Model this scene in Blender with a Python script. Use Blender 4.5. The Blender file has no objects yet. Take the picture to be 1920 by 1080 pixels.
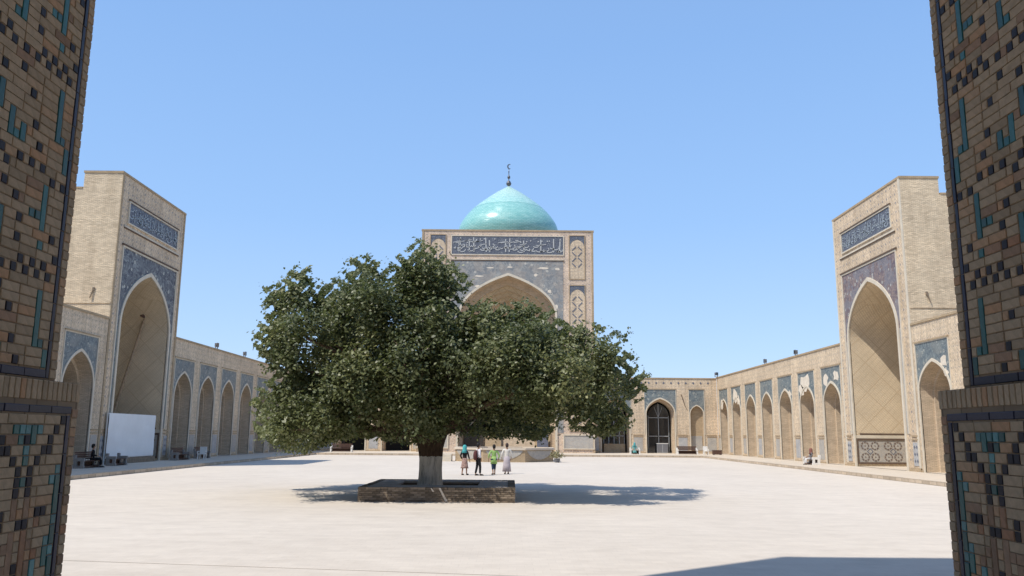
import bpy, bmesh, math, random
import numpy as np
from mathutils import Vector, Matrix
from math import sin, cos, pi, radians, sqrt, atan2, floor

random.seed(7); RNG = np.random.default_rng(7)
SC = bpy.context.scene
COL = SC.collection

# ------------------------------------------------------------------ camera
CAM_H = 2.35
def setup_camera():
    p, yaw, roll = radians(10.2), radians(0.09), 0.008
    F = Vector((sin(yaw)*cos(p), cos(yaw)*cos(p), sin(p)))
    R = Vector((cos(yaw), -sin(yaw), 0)); U = R.cross(F)
    R2 = R*cos(roll) + U*sin(roll); U2 = -R*sin(roll) + U*cos(roll)
    cd = bpy.data.cameras.new('camera'); co = bpy.data.objects.new('camera', cd); COL.objects.link(co)
    m = Matrix((R2, U2, -F)).transposed().to_4x4(); m.translation = Vector((0, 0, CAM_H))
    co.matrix_world = m
    cd.sensor_width = 36; cd.lens = 1528/1920*36; cd.clip_start = 0.1; cd.clip_end = 3000
    SC.camera = co
setup_camera()

# ------------------------------------------------------------------ sky and sun
SUN = Vector((-0.56, -0.42, 1.0)).normalized()          # towards the sun
elev = math.asin(SUN.z); azim = atan2(SUN.x, SUN.y)
world = bpy.data.worlds.new('World'); SC.world = world; world.use_nodes = True
wn = world.node_tree; bg = wn.nodes['Background']
sky = wn.nodes.new('ShaderNodeTexSky'); sky.sky_type = 'NISHITA'; sky.sun_disc = False
sky.sun_elevation = elev; sky.sun_rotation = azim % (2*pi)
sky.altitude = 200; sky.air_density = 1.0; sky.dust_density = 0.25; sky.ozone_density = 1.0
# clear summer air: the physical sky blended with an even azure that pales towards the horizon all round
tc_ = wn.nodes.new('ShaderNodeTexCoord'); sp_ = wn.nodes.new('ShaderNodeSeparateXYZ'); wn.links.new(tc_.outputs['Generated'], sp_.inputs[0])
rp_ = wn.nodes.new('ShaderNodeValToRGB'); wn.links.new(sp_.outputs[2], rp_.inputs[0])
stops = [(0.0, (0.55, 0.73, 1.0)), (0.10, (0.45, 0.665, 1.0)), (0.25, (0.335, 0.57, 0.97)), (0.45, (0.27, 0.49, 0.90)), (0.75, (0.235, 0.40, 0.74)), (1.0, (0.22, 0.365, 0.68))]
while len(rp_.color_ramp.elements) < len(stops): rp_.color_ramp.elements.new(0.5)
for e_, (p_, c_) in zip(rp_.color_ramp.elements, stops): e_.position = p_; e_.color = (*c_, 1)
sc_ = wn.nodes.new('ShaderNodeVectorMath'); sc_.operation = 'SCALE'; wn.links.new(rp_.outputs[0], sc_.inputs[0]); sc_.inputs['Scale'].default_value = 5.3
tint = wn.nodes.new('ShaderNodeMix'); tint.data_type = 'RGBA'; tint.inputs[0].default_value = 0.85
wn.links.new(sky.outputs[0], tint.inputs[6]); wn.links.new(sc_.outputs[0], tint.inputs[7])
wn.links.new(tint.outputs[2], bg.inputs[0]); bg.inputs[1].default_value = 0.15
sl = bpy.data.lights.new('sun', 'SUN'); sl.energy = 3.5; sl.angle = radians(0.53); sl.color = (1.0, 0.94, 0.85)
so = bpy.data.objects.new('sun', sl); COL.objects.link(so)
so.rotation_euler = SUN.to_track_quat('Z', 'Y').to_euler()
SC.view_settings.view_transform = 'Standard'; SC.view_settings.look = 'None'
SC.view_settings.gamma = 1.0; SC.view_settings.exposure = 0.38; SC.view_settings.use_curve_mapping = False
SC.cycles.max_bounces = 8; SC.cycles.diffuse_bounces = 5

# ------------------------------------------------------------------ materials
class NT:
    def __init__(s, name, rough=0.85, spec=0.3):
        s.m = bpy.data.materials.new(name); s.m.use_nodes = True; s.t = s.m.node_tree
        s.b = s.t.nodes['Principled BSDF']; s.b.inputs['Roughness'].default_value = rough
        s.b.inputs['Specular IOR Level'].default_value = spec
    def n(s, typ, **kw):
        nd = s.t.nodes.new('ShaderNode'+typ)
        for k, v in kw.items(): setattr(nd, k, v)
        return nd
    def put(s, inp, v):
        if isinstance(v, bpy.types.NodeSocket): s.t.links.new(v, inp)
        elif v is not None: inp.default_value = (*v, 1) if isinstance(v, tuple) and len(v) == 3 and inp.type == 'RGBA' else v
    def math(s, op, a, b=None, c=None, clamp=False):
        nd = s.n('Math', operation=op, use_clamp=clamp)
        for i, v in enumerate((a, b, c)):
            if v is not None: s.put(nd.inputs[i], v)
        return nd.outputs[0]
    def uv(s, sx=1, sy=1, sz=1, src='UV'):
        tc = s.n('TexCoord'); mp = s.n('Mapping'); s.t.links.new(tc.outputs[src], mp.inputs[0])
        mp.inputs['Scale'].default_value = (sx, sy, sz); return mp.outputs[0]
    def noise(s, vec, scale, detail=3, rough=0.6, dist=0.0, out=0):
        nd = s.n('TexNoise'); s.put(nd.inputs['Vector'], vec); nd.inputs['Scale'].default_value = scale
        nd.inputs['Detail'].default_value = detail; nd.inputs['Roughness'].default_value = rough
        nd.inputs['Distortion'].default_value = dist
        return nd.outputs[out]
    def voro(s, vec, scale, feature='F1', out='Distance'):
        nd = s.n('TexVoronoi', feature=feature); s.put(nd.inputs['Vector'], vec); nd.inputs['Scale'].default_value = scale
        return nd.outputs[out]
    def ramp(s, fac, stops, interp='LINEAR'):
        nd = s.n('ValToRGB'); s.put(nd.inputs[0], fac); r = nd.color_ramp; r.interpolation = interp
        while len(r.elements) < len(stops): r.elements.new(0.5)
        for e, (p, c) in zip(r.elements, stops): e.position = p; e.color = (*c, 1)
        return nd.outputs[0]
    def mix(s, fac, a, b, blend='MIX'):
        nd = s.n('Mix', data_type='RGBA', blend_type=blend); s.put(nd.inputs[0], fac); s.put(nd.inputs[6], a); s.put(nd.inputs[7], b)
        return nd.outputs[2]
    def color(s, v): s.put(s.b.inputs['Base Color'], v); return s
    def bump(s, h, strength=0.5, dist=0.05):
        nd = s.n('Bump'); nd.inputs['Strength'].default_value = strength; nd.inputs['Distance'].default_value = dist
        s.put(nd.inputs['Height'], h); s.t.links.new(nd.outputs[0], s.b.inputs['Normal']); return s

def c(r, g, b, k=1.0): return (r*k, g*k, b*k)

def plain(name, col, rough=0.8, spec=0.3, var=0.15, scale=6.0, metal=0.0):
    t = NT(name, rough, spec); v = t.uv(src='Object')
    n = t.noise(v, scale, 3)
    t.color(t.ramp(n, [(0.3, c(*col, 1-var)), (0.7, c(*col, 1+var))])); t.b.inputs['Metallic'].default_value = metal
    return t.m

def brickwall(name, base, course=0.075, contrast=0.12, bumpd=0.02, blotch=0.5, rake=0.0, bs=0.45):
    t = NT(name, 0.9, 0.2); uv = t.uv()
    br = t.n('TexBrick'); t.put(br.inputs['Vector'], uv); br.offset = 0.5
    br.inputs['Scale'].default_value = 1; br.inputs['Brick Width'].default_value = course*3.7
    br.inputs['Row Height'].default_value = course; br.inputs['Mortar Size'].default_value = course*0.13
    br.inputs['Color1'].default_value = (*c(*base, 1+contrast), 1); br.inputs['Color2'].default_value = (*c(*base, 1-contrast), 1)
    br.inputs['Mortar'].default_value = (*c(*base, 0.62), 1)
    big = t.noise(uv, 0.35, 5, 0.62)
    st = t.noise(t.uv(0.35, 2.2), 1.2, 4, 0.6)
    streak = t.ramp(t.noise(t.uv(1.1, .16), 1.0, 5, .65), [(0.34, (0.74, 0.72, 0.70)), (0.50, (1, 1, 1))])
    a = t.mix(blotch, t.mix(.5, br.outputs[0], streak, 'MULTIPLY'), t.ramp(big, [(0.28, c(0.72, 0.70, 0.68)), (0.5, (1, 1, 1)), (0.72, c(1.16, 1.13, 1.08))]), 'MULTIPLY')
    a = t.mix(0.45, a, t.ramp(st, [(0.3, (0.78, 0.77, 0.75)), (0.7, (1.15, 1.14, 1.12))]), 'MULTIPLY')
    t.color(a)
    h = t.math('ADD', t.math('MULTIPLY', br.outputs[1], -0.5), t.math('MULTIPLY', t.noise(t.uv(1, 6), 2.2, 5, 0.7), 1.0+rake*3))
    t.bump(h, bs, bumpd + rake*0.08)
    return t.m

def ornament(name, base, dot, s=0.42, size=0.16, amt=0.6):
    """brick facing with small glazed lozenges set in a regular net"""
    t = NT(name, 0.8, 0.3); uv = t.uv(); sx = t.n('SeparateXYZ'); t.put(sx.inputs[0], uv)
    u, v = sx.outputs[0], sx.outputs[1]
    du = t.math('ABSOLUTE', t.math('SUBTRACT', t.math('FRACT', t.math('DIVIDE', u, s)), 0.5))
    dv = t.math('ABSOLUTE', t.math('SUBTRACT', t.math('FRACT', t.math('DIVIDE', v, s)), 0.5))
    d = t.math('ADD', du, dv)
    dots = t.math('LESS_THAN', d, size)
    ring = t.math('LESS_THAN', t.math('ABSOLUTE', t.math('SUBTRACT', d, 0.5)), 0.05)
    wear = t.math('GREATER_THAN', t.noise(uv, 1.7, 3), 0.42)
    fac = t.math('MULTIPLY', t.math('MAXIMUM', dots, t.math('MULTIPLY', ring, 0.6)), t.math('MULTIPLY', t.math('ADD', t.math('MULTIPLY', wear, .75), .25), amt))
    big = t.noise(uv, 0.4, 5, 0.6); fine = t.noise(uv, 5.0, 4, 0.7)
    b = t.ramp(big, [(0.3, c(*base, 0.82)), (0.7, c(*base, 1.12))])
    b = t.mix(0.8, b, t.ramp(fine, [(0.34, (0.70, 0.68, 0.67)), (0.66, (1.22, 1.21, 1.20))]), 'MULTIPLY')
    b = t.mix(0.6, b, t.ramp(t.noise(t.uv(1.3, .22), 1.0, 5, .65), [(0.36, (0.72, 0.70, 0.68)), (0.52, (1, 1, 1))]), 'MULTIPLY')      # rain streaks
    t.color(t.mix(fac, b, dot)); t.bump(t.math('SUBTRACT', fine, t.math('MULTIPLY', fac, 0.5)), 0.5, 0.03)
    return t.m

def mosaic(name, ground, vine, flower, s=1.0, fade=0.0, fadecol=(0.4, 0.4, 0.4)):
    """glazed tile mosaic: scrolling tendrils and flowers over a coloured ground"""
    t = NT(name, 0.5, 0.35); uv = t.uv()
    n1 = t.noise(uv, 1.6*s, 2, 0.5, 1.6); l1 = t.math('LESS_THAN', t.math('ABSOLUTE', t.math('SUBTRACT', t.math('FRACT', t.math('MULTIPLY', n1, 6.0)), 0.5)), 0.11)
    v1 = t.voro(uv, 3.1*s); f1 = t.math('LESS_THAN', v1, 0.23)
    v2 = t.voro(uv, 6.3*s, out='Color'); sp = t.n('SeparateColor'); t.put(sp.inputs[0], v2)
    g = t.mix(t.math('MULTIPLY', sp.outputs[0], 0.5), ground, vine)
    g = t.mix(t.math('MULTIPLY', l1, 0.75), g, vine)
    g = t.mix(t.math('MULTIPLY', f1, 0.85), g, flower)
    g = t.mix(t.math('LESS_THAN', v1, 0.09), g, c(*ground, 0.6))
    big = t.noise(uv, 0.7, 4, 0.65)
    g = t.mix(t.math('MULTIPLY', t.math('GREATER_THAN', big, 0.5), fade), g, fadecol)
    g = t.mix(0.5, g, t.ramp(t.noise(uv, 1.1, 5, 0.7), [(0.3, (0.6, 0.6, 0.62)), (0.7, (1.25, 1.25, 1.2))]), 'MULTIPLY')
    t.color(g); t.bump(v1, 0.3, 0.01)
    return t.m

def lattice(name, base, line, s=1.4, w=0.05, skew=1.0):
    """laid-brick interlace: diagonal bands crossing over plain brick"""
    t = NT(name, 0.88, 0.2); uv = t.uv(); sx = t.n('SeparateXYZ'); t.put(sx.inputs[0], uv)
    u, v = sx.outputs[0], sx.outputs[1]
    def band(a, per, ww):
        f = t.math('ABSOLUTE', t.math('SUBTRACT', t.math('FRACT', t.math('DIVIDE', a, per)), 0.5))
        return t.math('LESS_THAN', f, ww)
    p = t.math('ADD', u, t.math('MULTIPLY', v, skew)); q = t.math('SUBTRACT', u, t.math('MULTIPLY', v, skew))
    big = t.math('MAXIMUM', band(p, s, w), band(q, s, w))
    small = t.math('MULTIPLY', t.math('MAXIMUM', band(p, s/11, 0.13), band(q, s/4.3, 0.06)), 0.55)
    fac = t.math('MAXIMUM', t.math('MULTIPLY', big, 0.75), small)
    bign = t.noise(uv, 0.5, 5, 0.6)
    b = t.ramp(bign, [(0.3, c(*base, 0.85)), (0.7, c(*base, 1.1))])
    b = t.mix(0.4, b, t.ramp(t.noise(t.uv(1, 3), 4, 4, .7), [(0.3, (0.75, 0.74, 0.72)), (0.7, (1.2, 1.19, 1.18))]), 'MULTIPLY')
    t.color(t.mix(fac, b, line)); t.bump(fac, 0.7, 0.035)
    return t.m

SAND = (0.47, 0.36, 0.235)
M = {}
M['brick'] = brickwall('weathered sand brick', SAND)
M['rake'] = brickwall('rough sand brick', c(0.76, 0.62, 0.44), bumpd=0.03, rake=0.3, contrast=0.15)
M['front'] = ornament('patterned brick front', c(0.65, 0.52, 0.365), (0.15, 0.17, 0.20), 0.42, 0.17, 0.55)
M['front2'] = ornament('patterned brick portal', c(0.66, 0.52, 0.36), (0.12, 0.15, 0.20), 0.62, 0.19, 0.6)
M['main'] = ornament('patterned brick mosque front', c(0.67, 0.53, 0.40), (0.20, 0.20, 0.24), 0.8, 0.18, 0.5)
M['inner'] = brickwall('inner brick', c(0.62, 0.50, 0.365), blotch=0.4, bumpd=0.008)
M['lattice'] = lattice('interlaced brick', c(0.66, 0.545, 0.385), c(0.52, 0.405, 0.27), s=2.3, w=0.03)
M['lattice2'] = lattice('interlaced soffit brick', c(0.58, 0.47, 0.32), c(0.40, 0.30, 0.19), s=1.1)
M['trim'] = plain('cream plaster trim', (0.60, 0.53, 0.42), 0.8, var=0.1, scale=1.5)
M['plaster'] = plain('white patch plaster', (0.68, 0.60, 0.49), 0.9, var=0.12, scale=3)
M['dark'] = plain('dark joint brick', (0.13, 0.09, 0.065), 0.9)  # even dark brown for frames, drip courses and the crack
M['tile_l'] = mosaic('blue floral tile', (0.045, 0.085, 0.17), (0.16, 0.24, 0.30), (0.34, 0.36, 0.34), 1.2)
M['tile_arc'] = mosaic('blue grey floral tile', (0.105, 0.135, 0.155), (0.27, 0.30, 0.29), (0.40, 0.40, 0.35), .75, 0.4, (0.24, 0.24, 0.22))
M['tile_navy'] = mosaic('navy white floral tile', (0.055, 0.06, 0.085), (0.27, 0.29, 0.29), (0.50, 0.50, 0.44), .55)
M['tile_plum'] = mosaic('plum and blue floral tile', (0.14, 0.11, 0.13), (0.33, 0.25, 0.21), (0.44, 0.43, 0.39), .6, 0.5, (0.22, 0.23, 0.26))
M['tile_grey'] = mosaic('faded grey green tile', (0.20, 0.21, 0.22), (0.36, 0.355, 0.33), (0.50, 0.47, 0.41), 0.42, 0.5, (0.35, 0.31, 0.27))
M['tile_band'] = mosaic('inscription ground tile', (0.085, 0.09, 0.12), (0.17, 0.19, 0.22), (0.28, 0.30, 0.30), 1.2)
M['script'] = plain('white glazed lettering', (0.46, 0.46, 0.44), 0.35, 0.5, 0.1)
M['script_b'] = plain('pale blue glazed lettering', (0.33, 0.37, 0.40), 0.35, 0.5, 0.1)
M['dado'] = mosaic('pale mosaic dado', (0.46, 0.42, 0.36), (0.34, 0.34, 0.34), (0.40, 0.35, 0.30), 1.4)
M['dado_blue'] = mosaic('pale blue mosaic dado', (0.46, 0.44, 0.41), (0.30, 0.33, 0.38), (0.5, 0.47, 0.42), 1.6)
M['ink'] = plain('dark glazed inlay', (0.16, 0.14, 0.15), 0.4, 0.5)
M['bluebar'] = plain('blue grey glazed inlay', (0.12, 0.13, 0.17), 0.4, 0.5)
M['wood'] = plain('dark stained wood', (0.10, 0.055, 0.04), 0.6, var=0.25, scale=9)
M['oldwood'] = plain('old grey timber', (0.22, 0.17, 0.12), 0.8, var=0.25, scale=5)
M['polewood'] = plain('weathered pole timber', (0.36, 0.27, 0.18), 0.8, var=0.25, scale=5)
M['white'] = plain('white painted stone', (0.72, 0.70, 0.66), 0.7, var=0.08)
M['greystone'] = plain('grey stone', (0.27, 0.25, 0.23), 0.85)
M['metal'] = plain('grey painted metal', (0.16, 0.16, 0.17), 0.5, 0.5, 0.1)
M['frame'] = plain('pale grey frame paint', (0.34, 0.35, 0.35), 0.5, 0.4, 0.08)
t = NT('dark window glass', 0.06, 0.8); t.color((0.015, 0.017, 0.02)); M['glass'] = t.m
M['void'] = plain('shade dark inner wall', (0.05, 0.042, 0.035), 0.9)  # near-black colour stands in for deep shade behind the openings
M['ring'] = plain('ochre inlay ring', (0.17, 0.13, 0.11), 0.5, 0.4)

# turquoise dome: small glazed bricks in courses
t = NT('turquoise glazed brick', 0.27, 0.6); gu = t.uv()
br = t.n('TexBrick'); t.put(br.inputs['Vector'], gu); br.inputs['Scale'].default_value = 1
br.inputs['Brick Width'].default_value = 0.55; br.inputs['Row Height'].default_value = 0.22; br.inputs['Mortar Size'].default_value = 0.02
br.inputs['Color1'].default_value = (0.25, 0.54, 0.51, 1); br.inputs['Color2'].default_value = (0.34, 0.62, 0.58, 1); br.inputs['Mortar'].default_value = (0.16, 0.34, 0.31, 1)
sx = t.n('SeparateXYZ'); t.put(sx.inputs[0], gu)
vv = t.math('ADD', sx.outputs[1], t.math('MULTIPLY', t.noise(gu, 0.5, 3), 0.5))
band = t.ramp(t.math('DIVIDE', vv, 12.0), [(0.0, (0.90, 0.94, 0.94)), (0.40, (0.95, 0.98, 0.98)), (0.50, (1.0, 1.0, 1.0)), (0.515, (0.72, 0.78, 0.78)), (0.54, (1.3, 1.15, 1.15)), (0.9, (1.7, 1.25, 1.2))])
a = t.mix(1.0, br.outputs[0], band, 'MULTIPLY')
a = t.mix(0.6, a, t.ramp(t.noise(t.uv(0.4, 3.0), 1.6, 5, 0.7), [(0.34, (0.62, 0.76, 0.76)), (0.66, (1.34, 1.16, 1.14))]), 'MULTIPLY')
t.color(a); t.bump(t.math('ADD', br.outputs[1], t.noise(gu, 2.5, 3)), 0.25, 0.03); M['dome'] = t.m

# bright paving
def paving(name, base, row=0.30):
    t = NT(name, 0.9, 0.15); uv = t.uv(); wob = t.noise(uv, 0.12, 4, 0.6)
    br = t.n('TexBrick'); t.put(br.inputs['Vector'], uv); br.inputs['Scale'].default_value = 1
    br.inputs['Brick Width'].default_value = row; br.inputs['Row Height'].default_value = row; br.inputs['Mortar Size'].default_value = 0.010
    br.inputs['Color1'].default_value = (*c(*base, 1.02), 1); br.inputs['Color2'].default_value = (*c(*base, 0.975), 1); br.inputs['Mortar'].default_value = (*c(*base, 0.965), 1)
    a = t.mix(0.6, br.outputs[0], t.ramp(wob, [(0.3, (0.90, 0.89, 0.88)), (0.7, (1.06, 1.06, 1.06))]), 'MULTIPLY')
    a = t.mix(0.35, a, t.ramp(t.noise(t.uv(0.5, 1.4), 1.5, 6, 0.75), [(0.32, (0.80, 0.79, 0.78)), (0.68, (1.09, 1.09, 1.08))]), 'MULTIPLY')
    stain = t.noise(t.uv(0.5, 0.9), 1.3, 6, 0.72)
    a = t.mix(0.45, a, t.ramp(stain, [(0.34, (0.84, 0.83, 0.82)), (0.50, (1, 1, 1)), (0.66, (1.05, 1.05, 1.05))]), 'MULTIPLY')
    t.color(a); t.bump(t.math('ADD', t.noise(uv, 3, 5, 0.7), t.math('MULTIPLY', br.outputs[1], -0.15)), 0.4, 0.02)
    return t.m
M['paving'] = paving('pale stone paving', (0.625, 0.56, 0.48))
M['walk'] = paving('pale walkway paving', (0.60, 0.52, 0.42), 0.4)
M['kerb'] = brickwall('kerb stone', (0.50, 0.41, 0.31), 0.2, 0.15)
M['earth'] = plain('dry earth', (0.30, 0.23, 0.16), 0.95, var=0.2, scale=0.4)
M['soil'] = plain('damp soil', (0.035, 0.028, 0.022), 0.95, var=0.3, scale=5)

# ------------------------------------------------------------------ mesh helpers
class MB:
    def __init__(s, T=None): s.v = []; s.f = []; s.mi = []; s.T = T or (lambda u, v, w: (u, v, w))
    def p(s, pts): i = len(s.v); s.v += [s.T(*q) for q in pts]; return list(range(i, i+len(pts)))
    def face(s, pts, m=0): s.f.append(s.p(pts)); s.mi.append(m)
    def box(s, a0, a1, b0, b1, c0, c1, m=0, skip=()):
        i = s.p([(a0,b0,c0),(a1,b0,c0),(a1,b1,c0),(a0,b1,c0),(a0,b0,c1),(a1,b0,c1),(a1,b1,c1),(a0,b1,c1)])
        q = [(0,3,2,1),(4,5,6,7),(0,1,5,4),(1,2,6,5),(2,3,7,6),(3,0,4,7)]
        for k, ff in enumerate(q):
            if k in skip: continue
            s.f.append([i[j] for j in ff]); s.mi.append(m)
        return s
    def tube(s, pts, rad, n=8, m=0, cap=True):
        prev = None; first = None
        pts = [Vector(p) for p in pts]
        for k, p in enumerate(pts):
            d = (pts[min(k+1, len(pts)-1)] - pts[max(k-1, 0)]).normalized()
            a = d.cross(Vector((0.12, 0.97, 0.21))).normalized(); b = d.cross(a)
            r = rad[k] if isinstance(rad, (list, tuple)) else rad
            ring = s.p([tuple(p + a*r*cos(2*pi*j/n) + b*r*sin(2*pi*j/n)) for j in range(n)])
            if prev:
                for j in range(n): s.f.append([prev[j], prev[(j+1) % n], ring[(j+1) % n], ring[j]]); s.mi.append(m)
            else: first = ring
            prev = ring
        if cap: s.f += [first[::-1], prev]; s.mi += [m, m]
        return s
    def loft(s, rings, n=14, m=0, cap=True, ctr=(0, 0)):
        """rings: (z, rx, ry, cx, cy)"""
        prev = first = None
        for r in rings:
            z, rx, ry = r[:3]; cx, cy = (r[3], r[4]) if len(r) > 3 else ctr
            ring = s.p([(cx + rx*cos(2*pi*j/n), cy + ry*sin(2*pi*j/n), z) for j in range(n)])
            if prev:
                for j in range(n): s.f.append([prev[j], prev[(j+1) % n], ring[(j+1) % n], ring[j]]); s.mi.append(m)
            else: first = ring
            prev = ring
        if cap: s.f += [first[::-1], prev]; s.mi += [m, m]
        return s
    def mesh(s, name, mats, smooth=False):
        me = bpy.data.meshes.new(name); me.from_pydata(s.v, [], s.f)
        for m in (mats if isinstance(mats, (list, tuple)) else [mats]): me.materials.append(m)
        me.polygons.foreach_set('material_index', s.mi)
        if smooth: me.polygons.foreach_set('use_smooth', [True]*len(s.f))
        box_uv(me); me.update(); return me
    def build(s, name, mats, parent=None, smooth=False, loc=None, **props):
        o = bpy.data.objects.new(name, s.mesh(name, mats, smooth)); COL.objects.link(o)
        if parent is not None: o.parent = parent
        if loc: o.location = loc
        for k, v in props.items(): o[k] = v
        return o

def box_uv(me):
    n = len(me.loops)
    if not n: return
    uvl = me.uv_layers.new(name='UVMap')
    co = np.empty(len(me.vertices)*3, np.float32); me.vertices.foreach_get('co', co); co = co.reshape(-1, 3)
    li = np.empty(n, np.int32); me.loops.foreach_get('vertex_index', li)
    me.update()
    pn = np.empty(len(me.polygons)*3, np.float32); me.polygons.foreach_get('normal', pn); pn = np.abs(pn.reshape(-1, 3))
    ls = np.empty(len(me.polygons), np.int32); me.polygons.foreach_get('loop_total', ls)
    pl = np.repeat(np.arange(len(ls)), ls); N = pn[pl]; P = co[li]
    uv = np.empty((n, 2), np.float32)
    ax = np.where((N[:, 2] > 0.75), 2, np.where(N[:, 0] >= N[:, 1], 0, 1))
    uv[:, 0] = np.where(ax == 0, P[:, 1], P[:, 0]); uv[:, 1] = np.where(ax == 2, P[:, 1], P[:, 2])
    uvl.data.foreach_set('uv', uv.ravel())

def thing(name, label, cat, loc=(0, 0, 0), group=None, rz=0):
    o = bpy.data.objects.new(name, None); COL.objects.link(o); o.location = loc; o.rotation_euler[2] = rz
    o.empty_display_size = 0.3
    o['label'] = label; o['category'] = cat
    if group: o['group'] = group
    return o
def structure(o): o['kind'] = 'structure'; return o

# world-placed parts under an Empty that is not at the origin
def keep(o, root):
    """parent a world-space part to a root standing elsewhere, leaving it where it is"""
    o.parent = root; o.matrix_parent_inverse = (Matrix.Translation(root.location) @ Matrix.Rotation(root.rotation_euler[2], 4, 'Z')).inverted(); return o

class Thing:
    def __init__(s, name, label, cat, loc, group=None): s.r = thing(name, label, cat, loc, group)
    def add(s, mb, name, mats, parent=None, smooth=False, **props):
        o = mb.build(name, mats, None, smooth, **props)
        if parent is None: keep(o, s.r)
        else: o.parent = parent; o.matrix_parent_inverse = Matrix.Identity(4)
        return o

# ------------------------------------------------------------------ arches
def g_arch(x, k, e=1.0):
    x = min(1.0, abs(x)); val = ((1+k)**2 - (x+k)**2)/(1+2*k)
    return max(0.0, val)**(0.5*e)
def arch_pts(uc, hw, vb, sp, pk, k=0.55, n=10):
    L = []
    for i in range(n+1):
        x = cos(pi/2*i/n)              # 1 -> 0
        if i == n: x = 0
        L.append((x, sp + (pk-sp)*g_arch(x, k)))
    pts = [(uc-hw, vb)] + [(uc-hw*x, z) for x, z in L] + [(uc+hw*x, z) for x, z in L[-2::-1]] + [(uc+hw, vb)]
    return pts
class Arch:
    def __init__(s, uc, hw, vb, sp, pk, k=0.55, n=10):
        s.uc, s.hw, s.vb, s.sp, s.pk, s.k, s.n = uc, hw, vb, sp, pk, k, n; s.pts = arch_pts(uc, hw, vb, sp, pk, k, n)
    def grow(s, d, dp=None): return Arch(s.uc, s.hw+d, s.vb, s.sp, s.pk+(d*1.25 if dp is None else dp), s.k, s.n)

def face_holes(mb, u0, u1, v0, v1, arches, w=0.0, m=0):
    u = u0
    for a in sorted(arches, key=lambda a: a.uc):
        L, R = a.uc-a.hw, a.uc+a.hw
        if L > u: mb.face([(u, v0, w), (L, v0, w), (L, v1, w), (u, v1, w)], m)
        if a.vb > v0 + 1e-4: mb.face([(L, v0, w), (R, v0, w), (R, a.vb, w), (L, a.vb, w)], m)
        P = a.pts[1:-1]
        for (ua, za), (ub, zb) in zip(P[:-1], P[1:]):
            mb.face([(ua, za, w), (ub, zb, w), (ub, v1, w), (ua, v1, w)], m)
        u = R
    if u1 > u: mb.face([(u, v0, w), (u1, v0, w), (u1, v1, w), (u, v1, w)], m)
def reveal(mb, a, w0, w1, m=0, sill=False):
    for (ua, za), (ub, zb) in zip(a.pts[:-1], a.pts[1:]):
        mb.face([(ua, za, w0), (ub, zb, w0), (ub, zb, w1), (ua, za, w1)], m)
    if sill: mb.face([(a.uc-a.hw, a.vb, w0), (a.uc+a.hw, a.vb, w0), (a.uc+a.hw, a.vb, w1), (a.uc-a.hw, a.vb, w1)], m)
def spandrel(mb, a, pw, ptop, w, m=0, pwl=None):
    """rectangle round the head of arch a, from its springing up to ptop"""
    pwl = pwl or pw
    L, R, P = a.uc-pwl, a.uc+pw, a.pts[1:-1]
    mb.face([(L, a.sp, w), (a.uc-a.hw, a.sp, w), (a.uc-a.hw, ptop, w), (L, ptop, w)], m)
    mb.face([(a.uc+a.hw, a.sp, w), (R, a.sp, w), (R, ptop, w), (a.uc+a.hw, ptop, w)], m)
    for (ua, za), (ub, zb) in zip(P[:-1], P[1:]):
        mb.face([(ua, za, w), (ub, zb, w), (ub, ptop, w), (ua, ptop, w)], m)
    # edge returned to the wall
    mb.face([(L, ptop, w), (R, ptop, w), (R, ptop, 0.02), (L, ptop, 0.02)], m)
def trim_band(mb, a, t, w0, w1, m=0):
    b = a.grow(t)
    for i in range(len(a.pts)-1):
        (x0, z0), (x1, z1) = a.pts[i], a.pts[i+1]; (X0, Z0), (X1, Z1) = b.pts[i], b.pts[i+1]
        mb.face([(x0, z0, w1), (x1, z1, w1), (X1, Z1, w1), (X0, Z0, w1)], m)
        mb.face([(X0, Z0, w1), (X1, Z1, w1), (X1, Z1, w0), (X0, Z0, w0)], m)
        mb.face([(x0, z0, w1), (x1, z1, w1), (x1, z1, w0+0.05), (x0, z0, w0+0.05)], m)
def molding(mb, u0, u1, v0, v1, w=-0.06, t=0.10, sides=True, m=0, bottom=False):
    mb.box(u0-t, u1+t, v1, v1+t, w, 0.02, m)
    if sides: mb.box(u0-t, u0, v0, v1, w, 0.02, m); mb.box(u1, u1+t, v0, v1, w, 0.02, m)
    if bottom: mb.box(u0-t, u1+t, v0-t, v0, w, 0.02, m)

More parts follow.
